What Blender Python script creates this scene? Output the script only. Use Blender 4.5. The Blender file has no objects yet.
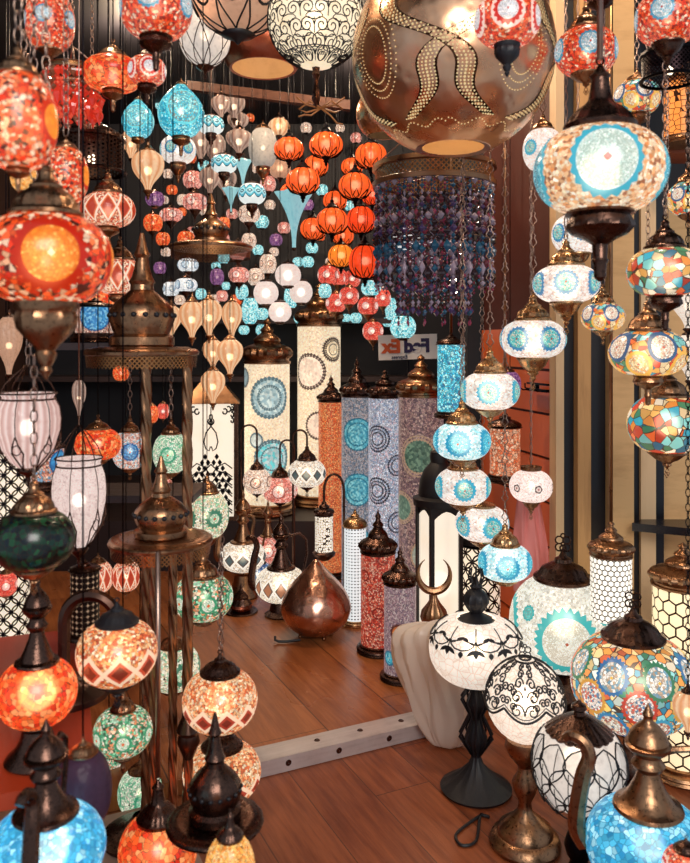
import bpy, math, random
from mathutils import Vector, Matrix
from math import pi, sin, cos, radians, atan2, sqrt
RND = random.Random(11)
SC = bpy.context.scene
COL = SC.collection
# ------------------------------------------------------------------ camera frame (level camera, 690x863)
FOC, HOR, CX, EYE = 800.0, 345.0, 345.0, 1.45
def P(px, py, d):
    """A place in the shop: sight line of the level camera taken out to distance d."""
    return Vector(((px - CX) / FOC * d, d, EYE - (py - HOR) / FOC * d))
CEIL = 3.30
STEP = 0.05          # the inner floor lies one step above the outer one

# ------------------------------------------------------------------ colours and node helpers
def lin(h):
    h = h.lstrip('#')
    c = [int(h[i:i + 2], 16) / 255 for i in (0, 2, 4)]
    return tuple((x / 12.92 if x <= .04045 else ((x + .055) / 1.055) ** 2.4) for x in c) + (1.0,)
class V:
    """A float socket with arithmetic."""
    def __init__(s, g, sock): s.g = g; s.s = sock
    def __add__(s, o): return s.g.m('ADD', s, o)
    __radd__ = __add__
    def __sub__(s, o): return s.g.m('SUBTRACT', s, o)
    def __rsub__(s, o): return s.g.m('SUBTRACT', o, s)
    def __mul__(s, o): return s.g.m('MULTIPLY', s, o)
    __rmul__ = __mul__
    def __truediv__(s, o): return s.g.m('DIVIDE', s, o)
    def __lt__(s, o): return s.g.m('LESS_THAN', s, o)
    def __gt__(s, o): return s.g.m('GREATER_THAN', s, o)
    def __abs__(s): return s.g.m('ABSOLUTE', s)
class G:
    def __init__(s, name):
        s.mat = bpy.data.materials.new(name); s.mat.use_nodes = True
        s.nt = s.mat.node_tree; s.nt.nodes.clear()
        s.out = s.nt.nodes.new('ShaderNodeOutputMaterial')
    def node(s, t, **kw):
        n = s.nt.nodes.new(t)
        for k, v in kw.items(): setattr(n, k, v)
        return n
    def put(s, inp, v):
        if isinstance(v, V): v = v.s
        if isinstance(v, bpy.types.NodeSocket): s.nt.links.new(v, inp)
        else: inp.default_value = v
    def m(s, op, *a):
        n = s.node('ShaderNodeMath', operation=op)
        for i, x in enumerate(a): s.put(n.inputs[i], x)
        return V(s, n.outputs[0])
    def mix(s, f, a, b, blend='MIX'):
        n = s.node('ShaderNodeMix', data_type='RGBA', blend_type=blend)
        s.put(n.inputs[0], f); s.put(n.inputs[6], a); s.put(n.inputs[7], b)
        return n.outputs[2]
    def ramp(s, f, cols, const=True):
        n = s.node('ShaderNodeValToRGB'); r = n.color_ramp
        r.interpolation = 'CONSTANT' if const else 'LINEAR'
        k = len(cols)
        while len(r.elements) < k: r.elements.new(.5)
        for i, c in enumerate(cols):
            r.elements[i].position = i / k if const else i / max(1, k - 1)
            r.elements[i].color = lin(c) if isinstance(c, str) else c
        s.put(n.inputs[0], f)
        return n.outputs[0]
    def coords(s, which):
        n = s.node('ShaderNodeTexCoord'); return n.outputs[which]
    def xyz(s, v):
        n = s.node('ShaderNodeSeparateXYZ'); s.put(n.inputs[0], v)
        return [V(s, o) for o in n.outputs]
    def comb(s, x, y, z):
        n = s.node('ShaderNodeCombineXYZ')
        for i, a in enumerate((x, y, z)): s.put(n.inputs[i], a)
        return n.outputs[0]
    def vmath(s, op, a, b=None):
        n = s.node('ShaderNodeVectorMath', operation=op); s.put(n.inputs[0], a)
        if b is not None: s.put(n.inputs[1], b)
        return n.outputs[0]
    def voro(s, vec, scale, feature='F1', rnd=1.0):
        n = s.node('ShaderNodeTexVoronoi', feature=feature)
        s.put(n.inputs['Vector'], vec); n.inputs['Scale'].default_value = scale
        n.inputs['Randomness'].default_value = rnd
        return n
    def noise(s, vec, scale, detail=3, rough=.5):
        n = s.node('ShaderNodeTexNoise'); s.put(n.inputs['Vector'], vec)
        n.inputs['Scale'].default_value = scale; n.inputs['Detail'].default_value = detail
        n.inputs['Roughness'].default_value = rough
        return V(s, n.outputs[0])
    def pbr(s, col, rough=.4, metal=0., emit=None, es=0., bump=None, bs=.3, spec=None, coat=0.):
        p = s.node('ShaderNodeBsdfPrincipled')
        s.put(p.inputs['Base Color'], col); s.put(p.inputs['Roughness'], rough); s.put(p.inputs['Metallic'], metal)
        if emit is not None:
            s.put(p.inputs['Emission Color'], emit); s.put(p.inputs['Emission Strength'], es)
        if bump is not None:
            b = s.node('ShaderNodeBump'); b.inputs['Strength'].default_value = bs; b.inputs['Distance'].default_value = .02
            s.put(b.inputs['Height'], bump); s.nt.links.new(b.outputs[0], p.inputs['Normal'])
        if coat: p.inputs['Coat Weight'].default_value = coat
        return p.outputs[0]
    def done(s, sh, clear=0., clearcol=None, soft=False):
        if not (isinstance(clear, float) and clear == 0.):
            t = s.node('ShaderNodeBsdfTransparent')
            if clearcol is not None: s.put(t.inputs[0], clearcol)
            if soft:       # frosted: most of what passes is scattered round the bulb
                f = s.node('ShaderNodeBsdfRefraction'); f.inputs['Roughness'].default_value = .55; f.inputs['IOR'].default_value = 1.2
                if clearcol is not None: s.put(f.inputs[0], clearcol)
                q = s.node('ShaderNodeMixShader'); q.inputs[0].default_value = .2
                s.nt.links.new(f.outputs[0], q.inputs[1]); s.nt.links.new(t.outputs[0], q.inputs[2]); t = q
            x = s.node('ShaderNodeMixShader'); s.put(x.inputs[0], clear)
            s.nt.links.new(sh, x.inputs[1]); s.nt.links.new(t.outputs[0], x.inputs[2]); sh = x.outputs[0]
        s.nt.links.new(sh, s.out.inputs[0])
        s.mat.cycles.emission_sampling = 'NONE'
        return s.mat

MAT = {}
def metal(key, col, col2, rough=.35, bs=.07, scale=14, m=1.0):
    g = G(key); o = g.coords('Object')
    n = g.noise(o, scale, 4)
    c = g.ramp(n, [col2, col, col], False)
    MAT[key] = g.done(g.pbr(c, n * .25 + (rough - .12), m, bump=n, bs=bs))
metal('antique_brass', '#a37a5a', '#3a261c', .3)
metal('dark_bronze', '#5c443a', '#1e1617', .28)
metal('golden_brass', '#c09a70', '#6a4832', .28)
metal('bright_brass', '#d0a676', '#8a6040', .3)
metal('black_iron', '#1c1a1e', '#0b0a0d', .45)
metal('chain_steel', '#b09484', '#5c463e', .32)
metal('plain_black', '#17151a', '#0b0a0d', .5, m=0.)

def tess(g, vec, scale, cols, rnd=1.0, var=.5, edge=.035, groutcol='#2a1a18'):
    """Glass tesserae: a random palette colour per cell, brightness scatter, thin grout."""
    v = g.voro(vec, scale, 'F1', rnd)
    r, gg, b = g.xyz(v.outputs['Color'])
    c = g.ramp(r, cols)
    k = gg * var + (1 - var * .5)
    c = g.mix(1.0, c, g.comb(k, k, k), 'MULTIPLY')
    if edge:
        e = g.voro(vec, scale, 'DISTANCE_TO_EDGE', rnd)
        c = g.mix(V(g, e.outputs['Distance']) < edge, c, lin(groutcol))
    return c

def ball_coords(g):
    gz = g.xyz(g.coords('Generated'))[2] * 2.0 - 1.0
    th = g.m('ARCSINE', g.m('MINIMUM', g.m('MAXIMUM', gz, -1.0), 1.0))
    p = g.coords('Object')
    x, y, z = g.xyz(p)
    phi = g.m('ARCTAN2', x, y * -1.0)
    return p, phi, th

def medallion(g, base, phi, th, n=5, R=.42, disk=('#ffffff',), ring='#2a6f96', teeth=18, core='#7a1a1a', e0=0., off=0., rw=.3, dk=16, alt=None, edgecol=None, corer=.1, dg='#8f8a80', altring=None):
    """n toothed medallions round the belly, their disc laid in concentric rows of beads."""
    u = (phi + off) * (n / (2 * pi))
    i = g.m('ROUND', u)
    fr = (u - i) * (2 * pi / n)
    x, y, z = g.xyz(g.coords('Object'))
    a = fr * g.m('SQRT', x * x + y * y)
    t = z - e0 * .55
    R = R * .64
    r = g.m('SQRT', a * a + t * t)
    ang = g.m('ARCTAN2', t, a)
    if alt or altring:
        odd = abs(g.m('MODULO', i, 2.0))
    row = r * (dk / R)
    rr = g.m('FLOOR', row)
    beads = g.comb(rr * 1.7, ang * (rr + .5) * .5, 0.0)
    dc = tess(g, g.comb(row * .62, ang * (rr + 1.) * .62, rr * 3.1), 1.6, list(disk), .35, .45, .07, dg)
    if alt:
        dc2 = tess(g, g.comb(row * .62, ang * (rr + 1.) * .62, rr * 3.1), 1.6, list(alt), .35, .5, .07, '#1f6076')
        dc = g.mix(odd, dc, dc2)
    tooth = abs(g.m('FRACT', ang * (teeth / (2 * pi))) - .5) * 2.0
    rin, rout = R * (1 - rw), R * (1 - rw * .45)
    lim = tooth * (R - rout) + rout
    c = base
    if edgecol: c = g.mix(r < R * 1.12, c, lin(edgecol))
    c = g.mix(r < lim, c, g.mix(odd, lin(ring), lin(altring)) if altring else lin(ring))
    c = g.mix(r < rin, c, dc)
    if core: c = g.mix((abs(a) + abs(t)) < R * corer, c, lin(core))
    return c

def mosaic(key, field, fs=9., meds=(), emis=.95, clear=.22, rnd=1., var=.6, edge=.035, grout='#3a2018', zig=None, spiral=None, zoff=0.):
    g = G(key); p, phi, th = ball_coords(g)
    c = tess(g, p, fs, field, rnd, var, edge, grout)
    if spiral:
        pass
    for md in meds: c = medallion(g, c, phi, th, **md)
    if zig:
        n, amp, wid, line, dia, fill = zig
        t = abs(g.m('FRACT', phi * (n / (2 * pi))) - .5) * 4.0 - 1.0
        w1 = th - t * amp; w2 = th + t * amp
        th = th - zoff
        w1 = th - t * amp; w2 = th + t * amp
        inside = (abs(th) < (abs(t) * amp - wid))
        c = g.mix(inside, c, lin(fill))
        c = g.mix(abs(th) < (abs(t) * amp - wid * 2.4), c, lin(dia))
        c = g.mix(g.m('MINIMUM', abs(w1), abs(w2)) < wid, c, lin(line))
    base = g.mix(1.0, c, (.45, .45, .45, 1), 'MULTIPLY')
    MAT[key] = g.done(g.pbr(base, .22, 0, c, emis), clear, g.mix(.35, c, (1, 1, 1, 1)), True)

def glass(key, col, col2, emis=.8, clear=.35, ribs=0, crack=0., black=None):
    """Pressed or crackled lamp glass, lit from within and letting the bulb show through."""
    g = G(key); p, phi, th = ball_coords(g)
    n = g.noise(p, 5., 4)
    c = g.ramp(n, [col2, col, col], False)
    h = n
    if ribs:
        s = g.m('SINE', phi * ribs) * .5 + .5
        c = g.mix(s * .8, c, lin(col2)); h = s
    if crack:
        v = g.voro(p, crack, 'DISTANCE_TO_EDGE')
        c = g.mix((V(g, v.outputs['Distance']) < .05) * .55, c, lin(col2)); h = V(g, v.outputs['Distance'])
    base = g.mix(1.0, c, (.55, .55, .55, 1), 'MULTIPLY')
    MAT[key] = g.done(g.pbr(base, .12, 0, c, emis, bump=h, bs=.25), clear, g.mix(.3, c, (1, 1, 1, 1)), True)

def glow(key, col, es):
    g = G(key); e = g.node('ShaderNodeEmission'); e.inputs[0].default_value = lin(col); e.inputs[1].default_value = es
    MAT[key] = g.done(e.outputs[0])
glow('bulb', '#ffe6c4', 5.0)
glow('bulb_white', '#fff4e6', 4.0)

def cylpat(key, field, fs, meds=(), emis=.8, clear=.12, var=.5, edge=.05, grout='#50403c', vgrad=None):
    """Tall lantern glass: speckled beads with discs laid at (angle, height) on a unit-radius cylinder."""
    g = G(key); p = g.coords('Object'); x, y, z = g.xyz(p)
    phi = g.m('ARCTAN2', x, y * -1.0)
    c = tess(g, p, fs, field, 1., var, edge, grout)
    for (f0, z0, R, disk, ring, lines) in meds:
        d = g.m('WRAP', phi - f0, pi, -pi)
        a = d; t = z - z0
        r = g.m('SQRT', a * a + t * t); ang = g.m('ARCTAN2', t, a)
        tooth = abs(g.m('FRACT', ang * 5.0) - .5) * 2.0
        if disk:
            dd = tess(g, g.comb(a, t, 0.), 9., list(disk), 1., .4, 0)
            c = g.mix(r < R, c, dd)
        for (ri, wi) in lines:
            hit = abs(r - R * ri) < (tooth * .7 + .2) * wi * .75
            c = g.mix(hit, c, lin(ring))
    base = g.mix(1.0, c, (.45, .45, .45, 1), 'MULTIPLY')
    MAT[key] = g.done(g.pbr(base, .3, 0, c, emis), clear, g.mix(.3, c, (1, 1, 1, 1)))

def fretted(key, lit, iron, scale, thr, emis=.9, kind='cells', ir=.4):
    """Pierced metal sleeve over lit glass: metal web between cells of glass."""
    g = G(key); p = g.coords('Object'); x, y, z = g.xyz(p)
    phi = g.m('ARCTAN2', x, y * -1.0)
    if kind == 'cells':
        v = g.voro(g.comb(phi, z, 0.), scale, 'DISTANCE_TO_EDGE', .55)
        web = V(g, v.outputs['Distance']) < thr
    elif kind == 'rings':
        u = g.m('FRACT', phi * scale) - .5; w = g.m('FRACT', z * scale) - .5
        r1 = g.m('SQRT', u * u + w * w)
        u2 = g.m('FRACT', phi * scale + .5) - .5; w2 = g.m('FRACT', z * scale + .5) - .5
        r2 = g.m('SQRT', u2 * u2 + w2 * w2)
        web = g.m('MINIMUM', abs(r1 - .46), abs(r2 - .46)) < thr
    elif kind == 'hex':
        px_ = phi * scale; py_ = z * scale
        def cell(ox, oy):
            a = g.m('FLOORED_MODULO', px_ + ox, 1.0) - .5; b = g.m('FLOORED_MODULO', py_ + oy, 1.7320508) - .8660254
            return a, b
        a1, b1 = cell(0., 0.); a2, b2 = cell(.5, .8660254)
        first = (a1 * a1 + b1 * b1) < (a2 * a2 + b2 * b2)
        a = abs(a1 * first + a2 * (1.0 - first)); b = abs(b1 * first + b2 * (1.0 - first))
        web = g.m('MAXIMUM', a, a * .5 + b * .8660254) > (.5 - thr)
    elif kind == 'dots':
        u = g.m('FRACT', phi * scale) - .5; w = g.m('FRACT', z * scale) - .5
        web = (abs(u) + abs(w)) > thr
    else:   # stars: four-point holes
        u = abs(g.m('FRACT', phi * scale) - .5); w = abs(g.m('FRACT', z * scale) - .5)
        web = (g.m('SQRT', u) + g.m('SQRT', w)) > thr
    base = g.mix(web, lin(lit), lin(iron))
    es = (1.0 - web) * emis
    MAT[key] = g.done(g.pbr(base, ir, web * .8, lin(lit), es, bump=web, bs=.6))

def pierced(key, col, scale, thr, kind='dots'):
    """Fretwork metal with open holes."""
    g = G(key); p = g.coords('Object'); x, y, z = g.xyz(p)
    phi = g.m('ARCTAN2', x, y * -1.0)
    if kind == 'dots':
        u = g.m('FRACT', phi * scale) - .5; w = g.m('FRACT', z * scale * 1.1 + .5 * g.m('MODULO', g.m('FLOOR', phi * scale), 2.0)) - .5
        hole = g.m('SQRT', u * u + w * w) < thr
    else:
        u = g.m('FRACT', (phi + z) * scale) - .5; w = g.m('FRACT', (phi - z) * scale) - .5
        hole = g.m('MAXIMUM', abs(u), abs(w)) < thr
    MAT[key] = g.done(g.pbr(lin(col), .38, 1.0), hole)

# ------------------------------------------------------------------ mesh helpers
class MB:
    def __init__(s): s.v = []; s.f = []; s.mi = []
    def add(s, vs, fs, mi=0):
        o = len(s.v); s.v += [tuple(x) for x in vs]
        s.f += [tuple(i + o for i in f) for f in fs]; s.mi += [mi] * len(fs)
        return s
    def lathe(s, prof, seg=24, ribs=0, depth=0., c=(0, 0, 0), mi=0, sharp=False, ribfrom=-1e9, ribto=1e9, ang0=0., close=False):
        vs = []; n = len(prof)
        for (r, z) in prof:
            for i in range(seg):
                a = 2 * pi * i / seg + ang0
                k = 1.
                if ribs and ribfrom <= z <= ribto:
                    w = abs(cos(ribs * a / 2)) if sharp else .5 + .5 * cos(ribs * a)
                    k = 1 - depth * (1 - w)
                rr = max(r, 1e-4) * k
                vs.append((c[0] + rr * sin(a), c[1] - rr * cos(a), c[2] + z))
        fs = []
        for j in range(n - 1 if not close else n):
            j2 = (j + 1) % n
            for i in range(seg):
                k = (i + 1) % seg
                fs.append((j * seg + i, j * seg + k, j2 * seg + k, j2 * seg + i))
        if prof[0][1] > prof[-1][1]: fs = [f[::-1] for f in fs]
        return s.add(vs, fs, mi)
    def tube(s, pts, r, n=6, closed=False, mi=0):
        pts = [Vector(p) for p in pts]; m = len(pts)
        rs = r if isinstance(r, (list, tuple)) else [r] * m
        vs = []; up = None
        for i, p in enumerate(pts):
            if closed: t = pts[(i + 1) % m] - pts[i - 1]
            else: t = pts[min(i + 1, m - 1)] - pts[max(i - 1, 0)]
            if t.length < 1e-9: t = Vector((0, 0, 1))
            t.normalize()
            if up is None:
                up = Vector((0, 0, 1)) if abs(t.z) < .9 else Vector((1, 0, 0))
            sd = t.cross(up)
            if sd.length < 1e-6: sd = t.orthogonal()
            sd.normalize(); up = sd.cross(t).normalized()
            for k in range(n):
                a = 2 * pi * k / n
                vs.append(p + (sd * cos(a) + up * sin(a)) * rs[i])
        fs = []
        for i in range(m if closed else m - 1):
            j = (i + 1) % m
            for k in range(n):
                l = (k + 1) % n
                fs.append((i * n + k, i * n + l, j * n + l, j * n + k))
        if not closed:
            fs.append(tuple(range(n))[::-1]); fs.append(tuple(range((m - 1) * n, m * n)))
        return s.add(vs, fs, mi)
    def ring(s, c, R, r, n=12, k=5, axis='z', sx=1., mi=0):
        pts = []
        for i in range(n):
            a = 2 * pi * i / n; x, y = R * sx * cos(a), R * sin(a)
            pts.append(Vector(c) + Vector({'z': (x, y, 0), 'y': (x, 0, y), 'x': (0, x, y)}[axis]))
        return s.tube(pts, r, k, True, mi)
    def box(s, lo, hi, mi=0):
        (a, b, c), (d, e, f) = lo, hi
        return s.add([(a, b, c), (d, b, c), (d, e, c), (a, e, c), (a, b, f), (d, b, f), (d, e, f), (a, e, f)],
                     [(0, 3, 2, 1), (4, 5, 6, 7), (0, 1, 5, 4), (1, 2, 6, 5), (2, 3, 7, 6), (3, 0, 4, 7)], mi)
    def prism(s, pts, z0, z1, mi=0):
        n = len(pts)
        return s.add([(x, y, z0) for x, y in pts] + [(x, y, z1) for x, y in pts],
                     [tuple(range(n))[::-1], tuple(range(n, 2 * n))] + [(i, (i + 1) % n, n + (i + 1) % n, n + i) for i in range(n)], mi)
    def sphere(s, c, r, seg=12, rows=8, sz=1., mi=0):
        return s.lathe([(r * sin(pi * i / rows), -r * sz * cos(pi * i / rows)) for i in range(rows + 1)], seg, c=c, mi=mi)
    def mesh(s, name, mats, smooth=True, angle=40):
        me = bpy.data.meshes.new(name); me.from_pydata(s.v, [], s.f)
        for m in (mats if isinstance(mats, (list, tuple)) else [mats]): me.materials.append(MAT[m] if isinstance(m, str) else m)
        if any(s.mi): me.polygons.foreach_set('material_index', s.mi)
        me.polygons.foreach_set('use_smooth', [smooth] * len(s.f)); me.update()
        if smooth and angle: me.set_sharp_from_angle(angle=radians(angle))
        return me
CACHE = {}
def cached(key, fn):
    if key not in CACHE: CACHE[key] = fn()
    return CACHE[key]
def obj(name, me, parent=None, loc=(0, 0, 0), scale=None, rz=0.):
    o = bpy.data.objects.new(name, me); COL.objects.link(o); o.parent = parent; o.location = loc
    if scale is not None: o.scale = (scale,) * 3 if not isinstance(scale, (tuple, list)) else scale
    if rz: o.rotation_euler = (0, 0, rz)
    return o
LABELS = {}
def tag(o, label, cat, group=None):
    o['label'] = label; o['category'] = cat
    if group: o['group'] = group
    if label in LABELS: print('DUPLICATE LABEL', label)
    LABELS[label] = o
    return o
def thing(name, label, cat, loc, scale=1., rz=0., group=None):
    o = bpy.data.objects.new(name, None); COL.objects.link(o); o.location = loc; o.scale = (scale,) * 3
    o.rotation_euler = (0, 0, rz); o.empty_display_size = .05
    return tag(o, label, cat, group)
def struct(name, me, loc=(0, 0, 0), rz=0.):
    o = obj(name, me, None, loc, rz=rz); o['kind'] = 'structure'; return o
LIGHTS = []
def lamp_light(loc, watts, col=(1, .72, .45), r=.03):
    l = bpy.data.lights.new('bulb_light', 'POINT'); l.energy = watts; l.color = col; l.shadow_soft_size = r
    o = bpy.data.objects.new('bulb_light', l); COL.objects.link(o); o.location = loc; return o
def facing(px, rot): return radians(rot) - atan2(px - CX, FOC)     # turned towards the doorway, plus rot degrees
# ------------------------------------------------------------------ lamp parts (unit = shade radius)
def globe_prof(hz, r0=.42, n=16, e=2.0, q=.56):
    return [(r0 + (1 - r0) * max(0, 1 - abs(z) ** e) ** q, z * hz) for z in [-cos(pi * i / n) for i in range(n + 1)]]
def me_globe(mat, hz, r0=.42):
    return cached(('globe', mat, round(hz, 2), r0), lambda: MB().lathe(globe_prof(hz, r0), 36).mesh('shade', mat))
def me_drop(mat, hz):
    pr = [(.4, -1.), (.66, -.86), (.88, -.6), (.99, -.25), (1., -.02), (.93, .22), (.78, .45), (.56, .68), (.34, .86), (.2, 1.0)]
    return cached(('drop', mat, round(hz, 2)), lambda: MB().lathe([(r, z * hz) for r, z in pr], 36).mesh('shade', mat))
CAPS = {
 'bell': [(.5, -.05), (.56, .0), (.56, .05), (.5, .08), (.49, .12), (.47, .2), (.4, .31), (.3, .38), (.24, .42), (.25, .46), (.2, .49), (.13, .56), (.1, .66), (.12, .69), (.1, .73), (.04, .77), (.02, .8)],
 'low': [(.48, -.05), (.54, 0), (.54, .05), (.46, .1), (.4, .2), (.26, .28), (.16, .32), (.15, .38), (.08, .42), (.04, .5), (.02, .52)],
 'tall': [(.47, -.08), (.53, -.03), (.55, .06), (.5, .12), (.46, .2), (.36, .3), (.24, .38), (.18, .46), (.15, .62), (.13, .78), (.16, .82), (.12, .86), (.06, .94), (.02, 1.0)],
 'cup': [(.3, 0), (.46, .04), (.5, .22), (.47, .22), (.4, .1), (.2, .06), (.02, .05)],
 'flat': [(.42, -.05), (.5, 0), (.5, .08), (.42, .12), (.3, .16), (.1, .2), (.03, .26)],
}
def me_cap(kind, mat, k=1.):
    def f():
        b = MB(); pr = [(r * k, z * k) for r, z in CAPS[kind]]
        b.lathe(pr, 48, 16, .1, sharp=True, ribfrom=.09 * k, ribto=.4 * k)
        if kind != 'cup': b.ring((0, 0, pr[-1][1] + .05 * k), .055 * k, .016 * k, 10, 4, 'y')
        return b.mesh('cap', mat)
    return cached(('cap', kind, mat, k), f)
FINS = {
 'drop': [(.44, .04), (.5, .0), (.5, -.05), (.44, -.09), (.42, -.14), (.36, -.26), (.25, -.36), (.15, -.43), (.18, -.47), (.13, -.52), (.07, -.58), (.1, -.63), (.06, -.68), (.03, -.74), (.02, -.76)],
 'short': [(.44, .03), (.5, 0), (.49, -.05), (.42, -.1), (.3, -.2), (.16, -.26), (.1, -.31), (.12, -.35), (.05, -.4), (.02, -.44)],
 'bowl': [(.42, .05), (.5, .02), (.52, -.03), (.45, -.08), (.5, -.16), (.52, -.24), (.42, -.34), (.24, -.42), (.12, -.5), (.11, -.7), (.13, -.74), (.1, -.8), (.09, -1.0), (.03, -1.06)],
 'long': [(.42, .04), (.5, .0), (.5, -.1), (.46, -.16), (.5, -.24), (.46, -.42), (.34, -.56), (.2, -.7), (.14, -.78), (.17, -.84), (.13, -.95), (.08, -1.04), (.1, -1.1), (.04, -1.2), (.02, -1.24)],
 'foot': [(.4, .04), (.46, 0), (.46, -.08), (.36, -.12), (.3, -.2), (.02, -.22)],
}
def me_fin(kind, mat, k=1.):
    def f():
        pr = [(r * k, z * k) for r, z in FINS[kind]]
        b = MB().lathe(pr, 28, 14, .08, sharp=True, ribfrom=-.5 * k, ribto=-.1 * k)
        if kind in ('drop', 'short'):
            z = pr[-1][1]; b.ring((0, 0, z - .06), .055, .014, 10, 4, 'y')
            b.ring((-.045, 0, z - .14), .035, .012, 8, 4, 'y'); b.ring((.045, 0, z - .14), .035, .012, 8, 4, 'y'); b.ring((0, 0, z - .2), .035, .012, 8, 4, 'y')
        return b.mesh('finial', mat)
    return cached(('fin', kind, mat, k), f)
def me_bulb(r=.24, mat='bulb'):
    return cached(('bulb', r, mat), lambda: MB().sphere((0, 0, 0), r, 12, 8, 1.15).mesh('bulb', mat))

# ------------------------------------------------------------------ chains (metres)
def mb_chain(L, kind, r=.0016):
    b = MB()
    if kind == 'cord':
        b.tube([(0, 0, 0), (0, 0, L * .5), (0, 0, L)], r * 1.1, 5)
    elif kind == 'rod':
        b.tube([(0, 0, 0), (0, 0, L)], .006, 8)
    elif kind == 'links':
        p = .019; n = max(1, int(L / p)); p = L / n
        for i in range(n):
            b.ring((0, 0, (i + .5) * p), p * .62, r * .8, 8, 4, 'y' if i % 2 else 'x', .5)
    elif kind == 'twisted':
        n = max(2, int(L / .012))
        for ph in (0, pi):
            b.tube([(.004 * cos(i * .9 + ph), .004 * sin(i * .9 + ph), L * i / n) for i in range(n + 1)], r * 1.2, 4)
    elif kind == 'diamond':
        p = .066; n = max(1, int(L / p)); p = L / n
        for i in range(n):
            z = i * p
            b.tube([(0, 0, z), (.011, 0, z + p * .2), (.011, 0, z + p * .24), (.004, 0, z + p * .42), (.007, 0, z + p * .55), (0, 0, z + p * .66),
                    (-.007, 0, z + p * .55), (-.004, 0, z + p * .42), (-.011, 0, z + p * .24), (-.011, 0, z + p * .2)], r * 1.15, 4, True)
            b.ring((0, 0, z + p * .83), p * .19, r, 8, 4, 'x', .6)
    return b
def chain(root, R, z0, top, kind, mat='chain_steel', name='chain', r=.0016):
    """From local height z0 (in shade radii) of root up to world height top."""
    L = top - (root.location.z + z0 * R)
    if L < .02: return
    me = mb_chain(L, kind, r).mesh(name, mat, angle=0)
    return obj(name, me, root, (0, 0, z0), 1. / R, rz=RND.uniform(-.35, .35))

TW = {}
def pend(px, py, w, h, d, mat, label, rot=0, cap='bell', fin='drop', ch=None, top=None, group=None, cm='antique_brass',
         ck=1., fk=1., name='mosaic_pendant_lamp', cat='pendant lamp', r0=.42, bulb=.13, watts=0, lc=(1, .72, .45), cr=.0016, bm='bulb', drop=False):
    d += TW.get(label, 0); R = w / 2 * d / FOC; hz = h / w
    t = thing(name, label, cat, P(px, py, d), R, facing(px, rot), group)
    obj('shade', me_drop(mat, hz) if drop else me_globe(mat, hz, r0), t)
    if cap: obj('cap', me_cap(cap, cm, ck), t, (0, 0, hz))
    if fin: obj('finial', me_fin(fin, cm, fk), t, (0, 0, -hz))
    if bulb: obj('bulb', me_bulb(bulb, bm), t, (0, 0, -.02))
    if ch is None: ch = 'links' if d < 3.3 else 'cord'
    zc = hz + ((CAPS[cap][-1][1] + .08) * ck if cap else .02)
    if ch: chain(t, R, zc, top or CEIL - .005, ch, 'chain_steel' if ch != 'cord' else 'black_iron', 'cord' if ch == 'cord' else ('rod' if ch == 'rod' else 'chain'), cr)
    if watts: lamp_light(t.location, watts, lc)
    return t

# ---- small ribbed glass pendants
def me_pumpkin(mat, hz, lobes, depth, taper):
    def f():
        n = 14; pr = []
        for i in range(n + 1):
            u = i / n
            if taper:
                z = 1 - 2 * u
                r = .42 + .58 * sin(pi * min(1, (1 - z) / 1.5)) ** .8 if u < .62 else 0
                r = {0: .42, 1: .7, 2: .88, 3: .97, 4: 1., 5: 1., 6: .97, 7: .91, 8: .81, 9: .67, 10: .52, 11: .38, 12: .28, 13: .21, 14: .18}[i]
            else:
                z = cos(pi * u); r = .3 + .7 * max(0, 1 - abs(z) ** 2.0) ** .55
            pr.append((r, z * hz))
        pr = pr[::-1]
        return MB().lathe(pr, lobes * 6, lobes, depth, sharp=True).mesh('shade', mat, angle=0)
    return cached(('pumpkin', mat, round(hz, 2), lobes, depth, taper), f)
def me_small_cap(mat, k=1.):
    return cached(('smallcap', mat, k), lambda: MB().lathe([(.36 * k, -.06), (.46 * k, 0), (.44 * k, .08), (.3 * k, .16), (.2 * k, .3), (.12 * k, .36), (.12 * k, .5), (.03 * k, .6)], 16).ring((0, 0, .66), .07, .02, 8, 4, 'y').mesh('cap', mat))
def me_small_fin(mat, k=1.):
    return cached(('smallfin', mat, k), lambda: MB().lathe([(.22 * k, .06), (.3 * k, .0), (.26 * k, -.08), (.13 * k, -.2), (.17 * k, -.26), (.08 * k, -.36), (.1 * k, -.42), (.03 * k, -.56)], 12).mesh('finial', mat))
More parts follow.
